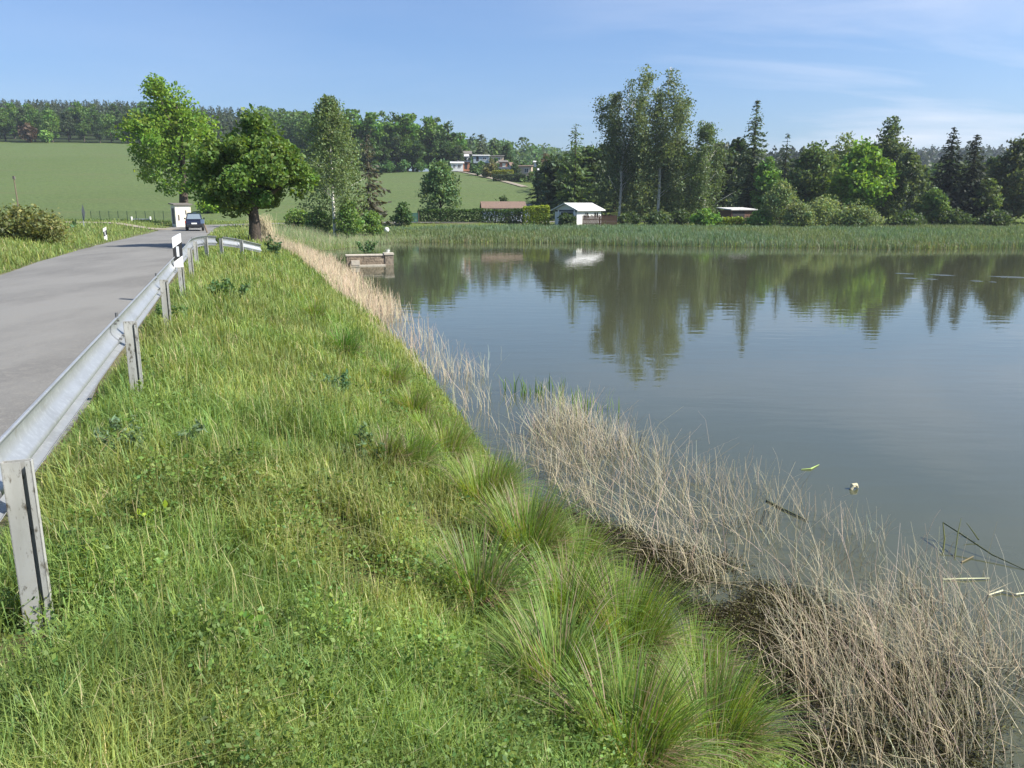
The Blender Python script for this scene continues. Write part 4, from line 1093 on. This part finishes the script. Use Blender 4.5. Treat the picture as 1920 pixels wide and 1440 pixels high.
tag(mb.build('pond_weed', M_weed), 'brown and olive weed and litter floating in the shallows among the dead reeds', 'pond weed', kind='stuff')

# fallen stalks on the water
def stalk(name, label, pts, rad, c, z=.012, cat='reed stalk', m_=None):
    P = [(*at_z(px, py, zz), zz) for (px, py, zz) in pts]; o = np.array(P[0]); mb = MB()
    tube(mb, np.array(P) - o, rad, 5, c)
    ob = mb.build(name, m_ or M_straw); ob.location = o
    return tag(ob, label, cat)
stalk('floating_stalk', 'dark green reed stalk afloat at the outer edge of the dead reeds', [(1437, 938, .012), (1470, 955, .015), (1512, 975, .012)], [.012, .012, .006], (.25, .32, .18))
stalk('floating_leaf', 'yellow-green reed leaf drifting alone on the open water', [(1502, 880, .008), (1520, 879, .012), (1536, 871, .01)], [.006, .014, .004], (.75, 1.1, .5))
stalk('floating_stalk', 'straight pale reed stalk lying flat on the water near the right edge', [(1768, 1086, .012), (1810, 1085, .016), (1855, 1084, .012)], [.006, .010, .005], (1.25, 1.4, 1.2))
stalk('floating_stalk', 'bent whitish reed stalk on the water at the right edge', [(1852, 1116, .012), (1880, 1107, .02), (1905, 1114, .015), (1935, 1110, .012)], [.006, .010, .010, .005], (1.5, 1.6, 1.5))
stalk('broken_reed', 'long dark green reed bent over into the water at the right', [(1768, 1036, .0), (1771, 1010, .10), (1768, 980, .2), (1800, 1000, .14), (1860, 1040, .05), (1925, 1070, .0)], [.010, .010, .008, .008, .007, .004], (.22, .27, .13))
stalk('broken_reed', 'short upright dark reed standing in the water at the right', [(1790, 1045, .0), (1796, 1000, .16), (1802, 972, .26)], [.009, .007, .003], (.2, .26, .15))
stalk('broken_reed', 'short leaning dark reed just right of the upright one', [(1835, 1012, .03), (1824, 996, .08), (1812, 980, .14)], [.008, .007, .003], (.24, .3, .16))
stalk('floating_stalk', 'short brown stalk afloat beneath the bent dark reed', [(1803, 1054, .01), (1825, 1043, .012)], [.009, .006], (.45, .4, .3))
stalk('dry_stem', 'pale dry branching stem at the bottom edge of the bank, the left one of two', [(1020, 1452, .32), (1018, 1412, .42), (1022, 1385, .5)], [.008, .007, .004], (1.3, 1.25, 1.1))
stalk('dry_stem', 'pale dry bent stem at the bottom edge of the bank, the right one of two', [(1092, 1452, .30), (1098, 1415, .4), (1105, 1386, .5)], [.008, .007, .004], (1.3, 1.25, 1.1))
x, y = at_z(1601, 917)
o = thing('driftwood', 'small pale piece of driftwood floating alone on the open water', 'driftwood', (x, y, 0)); mb = MB()
tube(mb, [(-.05, -.02, .0), (-.02, 0, .05), (.03, .01, .055), (.06, .02, .01)], [.02, .035, .03, .012], 7, (1.5, 1.5, 1.4)); mb.build('piece', M_straw, o)
# young green reed shoots in the gap
for k, (px, py, lab) in enumerate(((985, 738, 'dark green reed shoots in the water, left group beyond the sparse reeds'), (1035, 742, 'dark green reed shoots in the water, right group beyond the sparse reeds'), (1105, 770, 'pale green reed shoots at the tip of the dense dead reeds'))):
    x, y = at_z(px, py); t = thing('reed_shoots', lab, 'reed shoots', (x, y, 0), 0, 'young reed shoots in the water'); q = np.random.default_rng(700 + k); n = 26
    mb = MB(); P = np.stack([q.normal(size=n) * .28, q.normal(size=n) * .16, np.full(n, -.15)], 1)
    blades(mb, P, .32 + .4 * q.random(n), np.full(n, .024), .05 + .3 * q.random(n), q.random(n) * 6.28, np.array([.55, .7, .5] if k < 2 else [1.1, 1.2, .9]) * (.7 + .5 * q.random((n, 1))), q); mb.build('leaves', M_sedge, t)

# green reed belt of the far shore
mb = MB(); n = 130000
x = r.uniform(-16, 66, n); y = 60 + 46 * r.random(n) ** 1.5; sd = sdist(x, y); u = x / y
k = (sd > -.35) & (sd < 36) & (u > -.165) & (u < .85) & (y < 101); x, y, sd = x[k], y[k], sd[k]; n = len(x)
edge = smooth(-.155, -.05, x / y)
h = (.5 + .4 * r.random(n)) * (.3 + .5 * fbm(x, y, .12, 91) + .5 * fbm(x, y, .5, 92)) * (.45 + .6 * edge) * (1 - .25 * smooth(8, 30, sd))
t = tints(r, n, .18, .06)
brown = (r.random(n) < .22 * smooth(6, -.5, sd) + .04)[:, None]; t = np.where(brown, np.array([1.9, 1.25, 1.6]) * (.6 + .5 * r.random((n, 1))), t)
blue = smooth(.35, .65, fbm(x, y, .07, 95))[:, None]; t = t * (1 + blue * np.array([-.16, 0, .22]))
blades(mb, np.stack([x, y, np.maximum(zt(x, y), -.2)], 1), h, .034 + .024 * r.random(n), .05 + .28 * np.abs(r.normal(size=n)), r.random(n) * 6.28, np.clip(t, .2, 3), r)
tag(mb.build('reed_belt', M_reed), 'belt of grey-green reeds along the far shore of the pond', 'reeds', kind='stuff')
# dark leaves standing in for the maple's shadow, from bramble to sign
mb = MB(); n = 5200; x = r.uniform(-31, -19.5, n); y = r.uniform(45, 58, n); k = (road_dist(x, y) > 6.2) & (r.random(n) < smooth(.35, .5, fbm(x, y, .2, 97))); x, y = x[k], y[k]; n = len(x)
leaves(mb, np.stack([x, y, zt(x, y) + .55 * r.random(n)], 1), .17 * (.6 + .7 * r.random(n)), tints(r, n), r, up=.6)
tag(mb.build('shadow_strip_leaves', lm((.03, .055, .018))), 'strip of dark leaves standing in for the maple shadow between the bramble bush and the field', 'ground cover', kind='stuff')

# ------------------------------------------------------------------ buildings and small objects
M_cream = mat('cream_plaster', (.78, .73, .60), .9, noise=[(3, (.58, .50, .36), .45, .75)], bump=(30, .2, .01))
M_whitew = mat('white_plaster', (.66, .66, .64), .85, noise=[(2, (.60, .60, .57), .5, .8)])
M_greyw = mat('pale_blue_grey_boards', (.36, .42, .46), .8, noise=[(4, (.28, .33, .36), .45, .7)])
M_roofm = mat('pale_sheet_metal_roof', (.58, .58, .57), .7, 0, noise=[(2, (.46, .46, .46), .45, .7, (1, .3, 1))])
M_rooft = mat('brown_tile_roof', (.20, .135, .10), .9, noise=[(5, (.13, .09, .07), .4, .7)], bump=(12, .6, .05))
M_roofg = mat('grey_felt_roof', (.17, .155, .14), .9, noise=[(5, (.11, .10, .09), .4, .7)])
M_dark = mat('dark_interior', (.012, .012, .014), .7)
M_glass = mat('dark_window_glass', (.02, .024, .028), .06, spec=.8)
M_boards = mat('red_brown_boards', (.13, .062, .04), .85, noise=[(9, (.09, .045, .03), .4, .7, (6, 6, .3))])
M_orange = mat('orange_brick', (.38, .16, .09), .9, noise=[(9, (.28, .12, .07), .4, .7)])
M_beige = mat('beige_render', (.58, .46, .33), .9, noise=[(4, (.48, .37, .27), .45, .7)])
M_teal = mat('teal_painted_panel', (.05, .15, .13), .6, noise=[(5, (.035, .11, .095), .4, .7)])
M_slate = mat('dark_slate_sheet', (.05, .06, .075), .6, .3, noise=[(9, (.08, .085, .09), .5, .8)])
M_stone = mat('weathered_sandstone', (.27, .22, .165), .95, tint=True, noise=[(3.5, (.17, .14, .105), .4, .68), (14, (.38, .33, .26), .52, .8)], bump=(9, .8, .06))
M_cope = mat('pale_coping_stone', (.50, .45, .37), .9, noise=[(7, (.36, .32, .26), .45, .75)], bump=(14, .4, .02))

def cabin(name, label, px, y, rz, Wd, Dp, He, Hr, mw, mr, ov=.25, parts=(), cat='cabin', lift=0., gable=True, mwg=None, group=None):
    """ridge runs along local x; parts: (name, face, u0, u1, z0, z1, material) with face f/b/l/r"""
    x = at_depth(px, 405, y)[0]; zg = z1_(x, y) + lift
    t = thing(name, label, cat, (x, y, zg), rz, group)
    b = MB(); box(b, -Wd / 2, Wd / 2, -Dp / 2, Dp / 2, -.5, He)
    if gable:
        b.add([(-Wd / 2, -Dp / 2, He), (-Wd / 2, Dp / 2, He), (-Wd / 2, 0, He + Hr), (Wd / 2, -Dp / 2, He), (Wd / 2, Dp / 2, He), (Wd / 2, 0, He + Hr)], t=[(0, 2, 1), (3, 4, 5)])
    b.build('wall', mw, t)
    b = MB(); k = Hr / (Dp / 2) if gable else 0; th = .12
    xo = Wd / 2 + ov; yo = Dp / 2 + ov
    if gable:
        for s in (-1, 1):
            v = [(-xo, s * yo, He - k * ov + .01), (xo, s * yo, He - k * ov + .01), (xo, 0, He + Hr + .01), (-xo, 0, He + Hr + .01)]
            v += [(a, c, d + th) for a, c, d in v]
            b.add(v, BOXQ if s < 0 else [q[::-1] for q in BOXQ])
    else:
        v = [(-xo, -yo, He + .01), (xo, -yo, He + .01), (xo, yo, He + Hr + .01), (-xo, yo, He + Hr + .01)]; v += [(a, c, d + th) for a, c, d in v]; b.add(v, BOXQ)
    b.build('roof', mr, t)
    for (nm, face, u0, u1, z0, z1, mm, *sub_) in parts:
        b = MB(); e = .03
        if face == 'f': box(b, u0, u1, -Dp / 2 - e, -Dp / 2 + .05, z0, z1)
        if face == 'b': box(b, u0, u1, Dp / 2 - .05, Dp / 2 + e, z0, z1)
        if face == 'l': box(b, -Wd / 2 - e, -Wd / 2 + .05, u0, u1, z0, z1)
        if face == 'r': box(b, Wd / 2 - .05, Wd / 2 + e, u0, u1, z0, z1)
        w = b.build(nm, mm, t)
        if nm in ('window',):
            fb = MB(); g = .07; e2 = .05
            def fr(a0, a1, c0, c1):
                if face == 'f': box(fb, a0, a1, -Dp / 2 - e2, -Dp / 2 - e, c0, c1)
                if face == 'l': box(fb, -Wd / 2 - e2, -Wd / 2 - e, a0, a1, c0, c1)
                if face == 'r': box(fb, Wd / 2 + e, Wd / 2 + e2, a0, a1, c0, c1)
            fr(u0 - g, u0, z0 - g, z1 + g); fr(u1, u1 + g, z0 - g, z1 + g); fr(u0, u1, z1, z1 + g); fr(u0, u1, z0 - g, z0); fr((u0 + u1) / 2 - .025, (u0 + u1) / 2 + .025, z0, z1)
            if fb.v: fb.build('frame', M_white, w)
    return t
# cream hut by the road
t = cabin('utility_hut', 'small cream plastered hut with a flat grey roof beside the road', 340, 84, R(38), 1.55, 1.5, 1.9, .1, M_cream, M_roofg, .16,
          [('vent', 'f', -.55, -.40, .4, .95, M_roofg), ('vent', 'f', .2, .32, 1.0, 1.4, M_roofg), ('door', 'l', -.4, .4, .05, 1.6, M_roofg)], 'hut', .3, gable=False)
# white-walled cabin on the far bank
t = cabin('garden_cabin', 'white-walled cabin with a pale metal roof on the far bank, largest of the bank cabins', 1084, 104.5, R(48), 5.1, 3.5, 1.95, .72, M_whitew, M_roofm, .4,
          [('window', 'f', -.9, -.2, .95, 1.6, M_glass), ('window', 'f', 1.0, 1.9, .95, 1.6, M_glass), ('veranda', 'l', -1.15, .75, .45, 1.65, M_dark), ('gable_boards', 'l', -1.74, 1.74, 1.72, 1.94, M_slate)], 'cabin')
b = MB()
for s in (-1.55, 1.0): box(b, -2.75, -2.63, s, s + .14, -.3, 1.9)
b.build('veranda_post', M_white, t)
# low brown-roofed cabin on its left
cabin('garden_cabin', 'low cabin with a long brown tiled roof behind the long dark hedge', 943, 113, R(6), 5.6, 3.6, 1.95, .75, M_greyw, M_rooft, .3,
      [('window', 'f', 1.3, 2.3, .9, 1.6, M_glass), ('door', 'f', .1, .9, .05, 1.8, M_dark)])
cabin('garden_shed', 'dark low shed roof between the brown-roofed cabin and the dark spruce', 975, 115, R(4), 2.6, 2.4, 1.85, .5, M_greyw, M_slate, .25, [('window', 'f', -.5, .4, .9, 1.5, M_glass)], 'shed')
# brown shed on the right
cabin('open_shed', 'brown boarded shed with a thin pale roof and a dark open front', 1381, 108, R(22), 3.6, 2.6, 1.75, .22, M_boards, M_roofm, .3,
      [('opening', 'f', -1.65, .25, .45, 1.6, M_dark), ('trim_board', 'f', .32, 1.7, .05, .18, M_wood), ('window', 'r', -.5, .4, .8, 1.3, M_glass)], 'shed', gable=False)
# board fence in front of the cabin
x0, x1 = at_depth(1092, 415, 101)[0], at_depth(1157, 415, 101)[0]; zf = z1_(x0, 101)
t = thing('board_fence', 'red-brown board fence in front of the white-walled cabin', 'fence', ((x0 + x1) / 2, 101, zf), R(-3)); wd = x1 - x0
b = MB(); n = 30
for k in range(n):
    xa = -wd / 2 + wd * k / n; box(b, xa, xa + wd / n - .02, -.02, .02, .05, 1.42 + .08 * math.sin(k * 1.9), (1, 1, 1))
b.build('boards', M_boards, t)
b = MB(); box(b, -wd / 2, wd / 2, .022, .07, .35, .45); box(b, -wd / 2, wd / 2, .022, .07, .85, .95); b.build('rails', M_wood, t)
for s in (-1, 0, 1):
    b = MB(); box(b, s * (wd / 2 - .06) - .05, s * (wd / 2 - .06) + .05, .072, .17, -.4, 1.25); b.build('post', M_wood, t)
# teal panel beside the round bush
x = at_depth(775, 415, 106)[0]; t = thing('garden_gate', 'small teal painted gate between the round bush and the long dark hedge', 'gate', (x, 106, z1_(x, 106)), R(4))
b = MB()
for k in range(7): box(b, -.62 + k * .18, -.62 + k * .18 + .16, -.02, .02, .08, 1.25)
b.build('panel', M_teal, t)
for s in (-.72, .68):
    b = MB(); box(b, s, s + .08, -.05, .05, -.3, 1.4); b.build('post', M_wood, t)
# white ball on the bank
x = at_depth(725, 432, 84)[0]; t = thing('marker_ball', 'small white ball-shaped marker on the bank beyond the stone wall', 'marker', (x, 84, max(0, z1_(x, 84))))
b = MB(); rr = .27; nlat, nlon = 8, 12; zc = EYE - 0.62 - z1_(x, 84) - 2.28
zc = at_depth(725, 431, 84)[2] - z1_(x, 84)
v = [(rr * math.sin(math.pi * i / nlat) * math.cos(2 * math.pi * j / nlon), rr * math.sin(math.pi * i / nlat) * math.sin(2 * math.pi * j / nlon), zc + rr * math.cos(math.pi * i / nlat)) for i in range(nlat + 1) for j in range(nlon)]
b.add(v, [(i * nlon + j, (i + 1) * nlon + j, (i + 1) * nlon + (j + 1) % nlon, i * nlon + (j + 1) % nlon) for i in range(nlat) for j in range(nlon)]); b.build('ball', M_white, t, smooth=True)
b = MB(); tube(b, [(0, 0, -.3), (0, 0, zc - rr + .02)], .04, 6); b.build('stake', M_wood, t)

# hillside huts
def hut(label, px, y, rz, Wd, Dp, He, Hr, mw, mr, parts=(), lift=.3, gable=True):
    return cabin('garden_hut', label, px, y, rz, Wd, Dp, He, Hr, mw, mr, .3, parts, 'hut', lift, gable, group='huts of the hillside gardens')
def hh(px, py, y): return at_depth(px, py, y)[2] - z1_(at_depth(px, py, y)[0], y)
hut('white hillside hut with two dark windows and a pale roof, lowest on the left', 858, 226, R(8), 3.2, 3, 1.6, .35, M_whitew, M_roofm, [('window', 'f', -1.1, -.5, .4, 1.2, M_glass), ('window', 'f', .2, .9, .4, 1.2, M_glass)], hh(858, 318, 226))
hut('small orange brick hut right beside the two-windowed white hut', 874, 228, R(8), 2.0, 2.4, 1.9, .3, M_orange, M_slate, [('door', 'f', -.4, .4, .1, 1.7, M_dark)], hh(874, 318, 228), False)
hut('pale hillside hut with a light roof above the two-windowed white hut', 866, 242, R(5), 4.0, 3, 2.0, .5, M_whitew, M_roofm, [('door', 'f', .9, 1.6, .1, 1.7, M_dark)], hh(866, 307, 242))
hut('dark-roofed hillside hut highest on the left at the wood edge', 872, 252, R(5), 4.0, 3, 1.7, .8, M_slate, M_roofg, [('window', 'f', .6, 1.4, .6, 1.3, M_glass)], hh(872, 300, 252))
hut('long pale hillside hut with a bright white flat roof', 903, 240, R(6), 4.6, 3, 1.5, .35, M_greyw, M_roofm, [('door', 'f', -1.5, -.8, .05, 1.3, M_dark), ('window', 'f', .4, 1.3, .5, 1.1, M_glass)], hh(903, 303, 240), False)
hut('brown-grey hillside hut with a flat pale roof in the middle', 934, 240, R(4), 3.2, 3, 1.6, .3, M_beige, M_roofg, [('window', 'f', -.4, .5, .5, 1.2, M_glass)], hh(934, 304, 240), False)
hut('small orange and yellow hut in the middle of the hillside gardens', 944, 220, R(4), 1.9, 2, 1.5, .35, M_orange, M_roofg, [('door', 'f', -.3, .5, .05, 1.2, M_cream)], hh(944, 315, 220))
hut('blue-grey low hut under the small orange hut', 945, 210, R(4), 2.2, 2, 1.1, .35, M_greyw, M_slate, [('door', 'f', -.3, .3, .05, 1.0, M_dark)], hh(945, 325, 210))
hut('wide beige-framed hut with dark openings, lowest on the right', 979, 212, R(-6), 5.0, 3, 1.9, .3, M_beige, M_rooft, [('window', 'f', -1.9, -.3, .45, 1.4, M_glass), ('window', 'f', .7, 1.7, .45, 1.4, M_glass)], hh(979, 327, 212), False)
hut('small white gable wall of a hut left of the wide beige-framed hut', 960, 214, R(20), 1.3, 1.6, 1.9, .6, M_whitew, M_rooft, [('window', 'f', -.25, .25, .8, 1.3, M_glass)], hh(960, 324, 214))
hut('tiny white hut showing above the wide beige-framed hut, on its right', 1006, 236, R(0), 1.6, 2, 1.1, .3, M_whitew, M_roofm, [('window', 'f', -.3, .3, .4, .8, M_glass)], hh(1006, 312, 236))
hut('tiny white hut among trees right of the wide beige-framed hut', 1013, 190, R(0), .9, 1.4, .9, .3, M_whitew, M_roofm, [('window', 'f', -.15, .2, .4, .7, M_glass)], hh(1013, 327, 190))
hut('pale low hut half hidden in bushes at the top of the right-hand field', 732, 240, R(0), 3.6, 3, 1.3, .5, M_greyw, M_roofm, [('window', 'f', -.5, .6, .5, 1.0, M_glass)], hh(732, 308, 240))

# ruined wall standing in the water
xa, ya = at_z(648, 500); xb, yb = at_z(738, 499)
t = thing('stone_wall', 'low ruined sandstone wall with pale coping standing in the water', 'wall', (xa, yb, 0), R(15)); wd = xb - xa
q = np.random.default_rng(3); b = MB(); zz0 = -.8
for row in range(5):
    z0, z1v = (-.7, -.12, .08, .27, .44)[row], (-.12, .08, .27, .44, .60)[row]
    xx = 0
    while xx < wd - .55:
        w_ = .35 + .4 * q.random(); w_ = min(w_, wd - .5 - xx)
        if w_ > .1: box(b, xx, xx + w_ - .02, -.02 * q.random(), .6 + .02 * q.random(), z0 + .006, z1v - .006, np.array([1, .97, .94]) * (.7 + .55 * q.random()))
        xx += w_
b.build('masonry', M_stone, t)
b = MB(); box(b, wd - .52, wd, -.06, .64, -.8, .64); b.build('end_pier', M_stone, t)
b = MB(); box(b, -.05, wd - .60, -.05, .62, .603, .68); b.build('coping', M_cope, t)
b = MB(); box(b, wd - .58, wd + .03, -.10, .68, .643, .75); b.build('pier_cap', M_cope, t)
b = MB(); box(b, .2, wd - .54, -.34, -.04, -.6, .07); box(b, .25, .75, -.36, -.05, .074, .34); b.build('footing', M_cope, t)

# road sign seen almost edge-on, pole, fence, barrier
x, y = at_depth(156, 400, 62)[0], 62; zg = z1_(x, y); t = thing('road_sign', 'dark weathered sign plate on a post seen almost edge-on beyond the bramble bush', 'sign', (x, y, zg), R(108))
hz = at_depth(156, 386, 62)[2] - zg
b = MB(); box(b, -.42, .42, -.012, .012, -.42, .42); o = b.build('plate', M_slate, t); o.rotation_euler = (0, R(45), 0); o.location = (0, -.02, hz - .5)
b = MB(); tube(b, [(0, .05, -.4), (0, .05, hz - .2)], .035, 6); b.build('post', M_galv, t)
x, y = at_depth(34, 390, 84)[0], 84; zg = z1_(x, y); ht = at_depth(33, 330, 84)[2] - zg
b = MB(); tube(b, [(0, 0, -.4), (.02, 0, ht * .5), (-.03, 0, ht - .3)], [.07, .06, .05], 6)
t = thing('wooden_pole', 'thin leaning wooden pole topped by a small box below the left field', 'pole', (x, y, zg)); b.build('pole', M_wood, t)
b = MB(); box(b, -.14, .08, -.07, .07, ht - .32, ht); b.build('box', M_roofg, t)
xs = [(px, 101) for px in range(170, 350, 17)]; x0 = at_depth(170, 400, 101)[0]; z0 = z1_(x0, 101)
t = thing('wire_fence', 'green wire mesh fence along the foot of the left field', 'fence', (x0, 101, z0))
P = [(at_depth(px, 400, yy)[0] - x0, yy - 101, z1_(at_depth(px, 400, yy)[0], yy) - z0) for px, yy in xs]
M_wire = mat('dull_green_wire', (.045, .085, .06), .6, .3)
for p_ in P:
    b = MB(); tube(b, [(p_[0], p_[1], p_[2] - .3), (p_[0], p_[1], p_[2] + 1.45)], .035, 5); b.build('post', M_wire, t)
b = MB(); P = np.array(P)
for hz in np.linspace(.1, 1.4, 9): tube(b, P + np.array([0, -.04, hz]), .008, 3)
for k in range(len(P) - 1):
    for f in np.linspace(.05, .95, 9):
        a = P[k] * (1 - f) + P[k + 1] * f; tube(b, [a + np.array([0, -.04, .1]), a + np.array([0, -.04, 1.4])], .006, 3)
b.build('mesh', M_wire, t)
x0, x1 = at_depth(247, 404, 96)[0], at_depth(282, 404, 96)[0]; zg = z1_((x0 + x1) / 2, 96)
t = thing('pipe_barrier', 'low pale barrier of a horizontal pipe between two short white posts at the field entrance', 'barrier', ((x0 + x1) / 2, 96, zg)); hw = (x1 - x0) / 2
b = MB(); tube(b, [(-hw, 0, .32), (hw, 0, .32)], .10, 8); b.build('pipe', M_galv, t)
for s in (-1, 1):
    b = MB(); tube(b, [(s * hw, -.14, -.3), (s * hw, -.14, .66)], .11, 8); b.build('post', M_white, t)
# leaning post with a reflector beside the car
x, y = at_depth(388, 430, 66)[0], 66; zg = z1_(x, y)
t = thing('leaning_post', 'leaning brown post with a small blue-grey plate, just right of the car', 'post', (x, y, zg)); b = MB()
tube(b, [(.10, 0, -.3), (-.16, 0, .62), (-.30, 0, 1.0)], [.075, .065, .05], 6); b.build('post', M_wood, t)
b = MB(); box(b, -.42, -.14, -.10, -.06, .78, 1.1); b.build('plate', mat('blue_grey_plate', (.22, .30, .42), .5), t)

# ------------------------------------------------------------------ the car, seen from behind
x, y = at_depth(366, 430, 71)[0], 71.0; zr = road_z(y) + .01
M_paint = mat('dark_blue_car_paint', (.012, .014, .035), .28, .2, coat=.8, noise=[(5, (.02, .022, .045), .45, .75)])
M_tyre = mat('tyre_rubber', (.02, .02, .02), .9); M_rim = mat('alloy_rim', (.45, .46, .48), .35, .8)
M_cglass = mat('car_window_glass', (.16, .20, .23), .05, spec=1.0)
M_lamp = mat('red_tail_lamp', (.35, .02, .02), .2); M_clear = mat('clear_lamp', (.7, .72, .74), .1)
t = thing('parked_car', 'dark blue hatchback on the road near the bend, seen from behind', 'car', (x, y, zr), R(20))
t.scale = (.84, .9, 1.04)
# stations along local y (rear = -2)
st = [(-2.02, .70, .42, .62), (-1.98, .80, .30, .86), (-1.5, .845, .24, .93), (-.4, .855, .22, .93), (.7, .855, .22, .92), (1.5, .83, .24, .82), (1.95, .74, .30, .66), (2.03, .62, .40, .56)]
b = MB(); V = []
for yy, hw, z0, z1v in st:
    V += [(-hw * .9, yy, z0), (-hw, yy, z0 + .18), (-hw, yy, z1v - .16), (-hw * .94, yy, z1v), (hw * .94, yy, z1v), (hw, yy, z1v - .16), (hw, yy, z0 + .18), (hw * .9, yy, z0)]
Q = [(i * 8 + k, i * 8 + (k + 1) % 8, i * 8 + 8 + (k + 1) % 8, i * 8 + 8 + k) for i in range(len(st) - 1) for k in range(8)]
T = [(0, k + 1, k) for k in range(1, 7)] + [(56, 56 + k, 56 + k + 1) for k in range(1, 7)]
b.add(V, [q[::-1] for q in Q], T)
cs_ = [(-1.86, .78, .90), (-1.30, .62, 1.40), (-.2, .64, 1.47), (.45, .62, 1.42), (1.22, .76, .90)]
V = []
for yy, hw, zz_ in cs_: V += [(-hw, yy, zz_), (hw, yy, zz_)]
V2 = [(-.80, -1.86, .88), (.80, -1.86, .88), (.80, 1.22, .88), (-.80, 1.22, .88)]
b.add(V, [(2 * i, 2 * i + 1, 2 * i + 3, 2 * i + 2) for i in range(4)] + [])
for s in (0, 1):
    ids = [2 * i + s for i in range(5)]
    b.add([V[i] for i in ids], t=[(0, k, k + 1) if s else (0, k + 1, k) for k in range(1, 4)])
b.build('body', M_paint, t, smooth=False, bevel=.03)
def pane(nm, pts, off):
    pts = np.array(pts) + np.array(off); nrm = np.cross(pts[1] - pts[0], pts[2] - pts[0]); nrm = nrm / np.linalg.norm(nrm) * .006
    b = MB(); n = len(pts); b.add(np.vstack([pts - nrm, pts + nrm]), [(i, (i + 1) % n, n + (i + 1) % n, n + i) for i in range(n)], [(n, n + k, n + k + 1) for k in range(1, n - 1)] + [(0, k + 1, k) for k in range(1, n - 1)])
    return b.build(nm, M_cglass, t)
pane('rear_window', [(-.66, -1.80, .955), (.66, -1.80, .955), (.55, -1.36, 1.345), (-.55, -1.36, 1.345)], (0, -.012, .008))
pane('windscreen', [(.66, 1.14, .955), (-.66, 1.14, .955), (-.56, .52, 1.36), (.56, .52, 1.36)], (0, .012, .01))
for s in (-1, 1):
    pane('side_window', [(s * .755, -1.5, .97), (s * .775, -.3, .97), (s * .655, -.35, 1.36), (s * .655, -1.2, 1.34)][::s], (s * .012, 0, 0))
    pane('side_window', [(s * .775, -.22, .97), (s * .77, 1.0, .97), (s * .65, .42, 1.35), (s * .655, -.27, 1.36)][::s], (s * .012, 0, 0))
    b = MB(); box(b, s * .80 - .07, s * .80 + .02, -2.0, -1.86, .62, .82); b.build('tail_light', M_lamp, t)
    b = MB(); box(b, s * .66 - .10, s * .66 + .10, 1.88, 2.02, .56, .68); b.build('headlight', M_clear, t)
    b = MB(); box(b, s * .93 - .07, s * .93 + .07, .72, .82, .90, 1.04); b.build('mirror', M_paint, t)
    for yy in (-1.28, 1.28):
        b = MB(); tube(b, [(s * .66, yy, .31), (s * .68, yy, .31), (s * .86, yy, .31), (s * .88, yy, .31)], [.28, .31, .31, .28], 18)
        w = b.build('wheel', M_tyre, t); b = MB(); tube(b, [(s * .80, yy, .31), (s * .885, yy, .31)], [.19, .18], 14); b.build('rim', M_rim, w)
b = MB(); box(b, -.74, .74, -2.06, -1.97, .34, .52); b.build('bumper', M_black, t, bevel=.02)
b = MB(); box(b, -.26, .26, -2.075, -2.062, .56, .67); b.build('number_plate', M_white, t)
b = MB(); tube(b, [(-.45, -2.07, .27), (-.45, -1.8, .27)], .03, 8); b.build('exhaust', M_rim, t)

# ------------------------------------------------------------------ air
hz_m = bpy.data.materials.new('haze'); hz_m.use_nodes = True
n_, l_ = hz_m.node_tree.nodes, hz_m.node_tree.links
for k in list(n_):
    if k.type != 'OUTPUT_MATERIAL': n_.remove(k)
vp = n_.new('ShaderNodeVolumePrincipled')
vp.inputs['Color'].default_value = (.78, .88, 1.0, 1); vp.inputs['Density'].default_value = .00022; vp.inputs['Anisotropy'].default_value = .2
l_.new(vp.outputs[0], [k for k in n_ if k.type == 'OUTPUT_MATERIAL'][0].inputs['Volume'])
b = MB(); box(b, -1520, 1520, -45, 1830, -2.0, 130); o = b.build('haze', hz_m); tag(o, 'thin pale haze in the air over the whole valley', 'haze', kind='stuff')
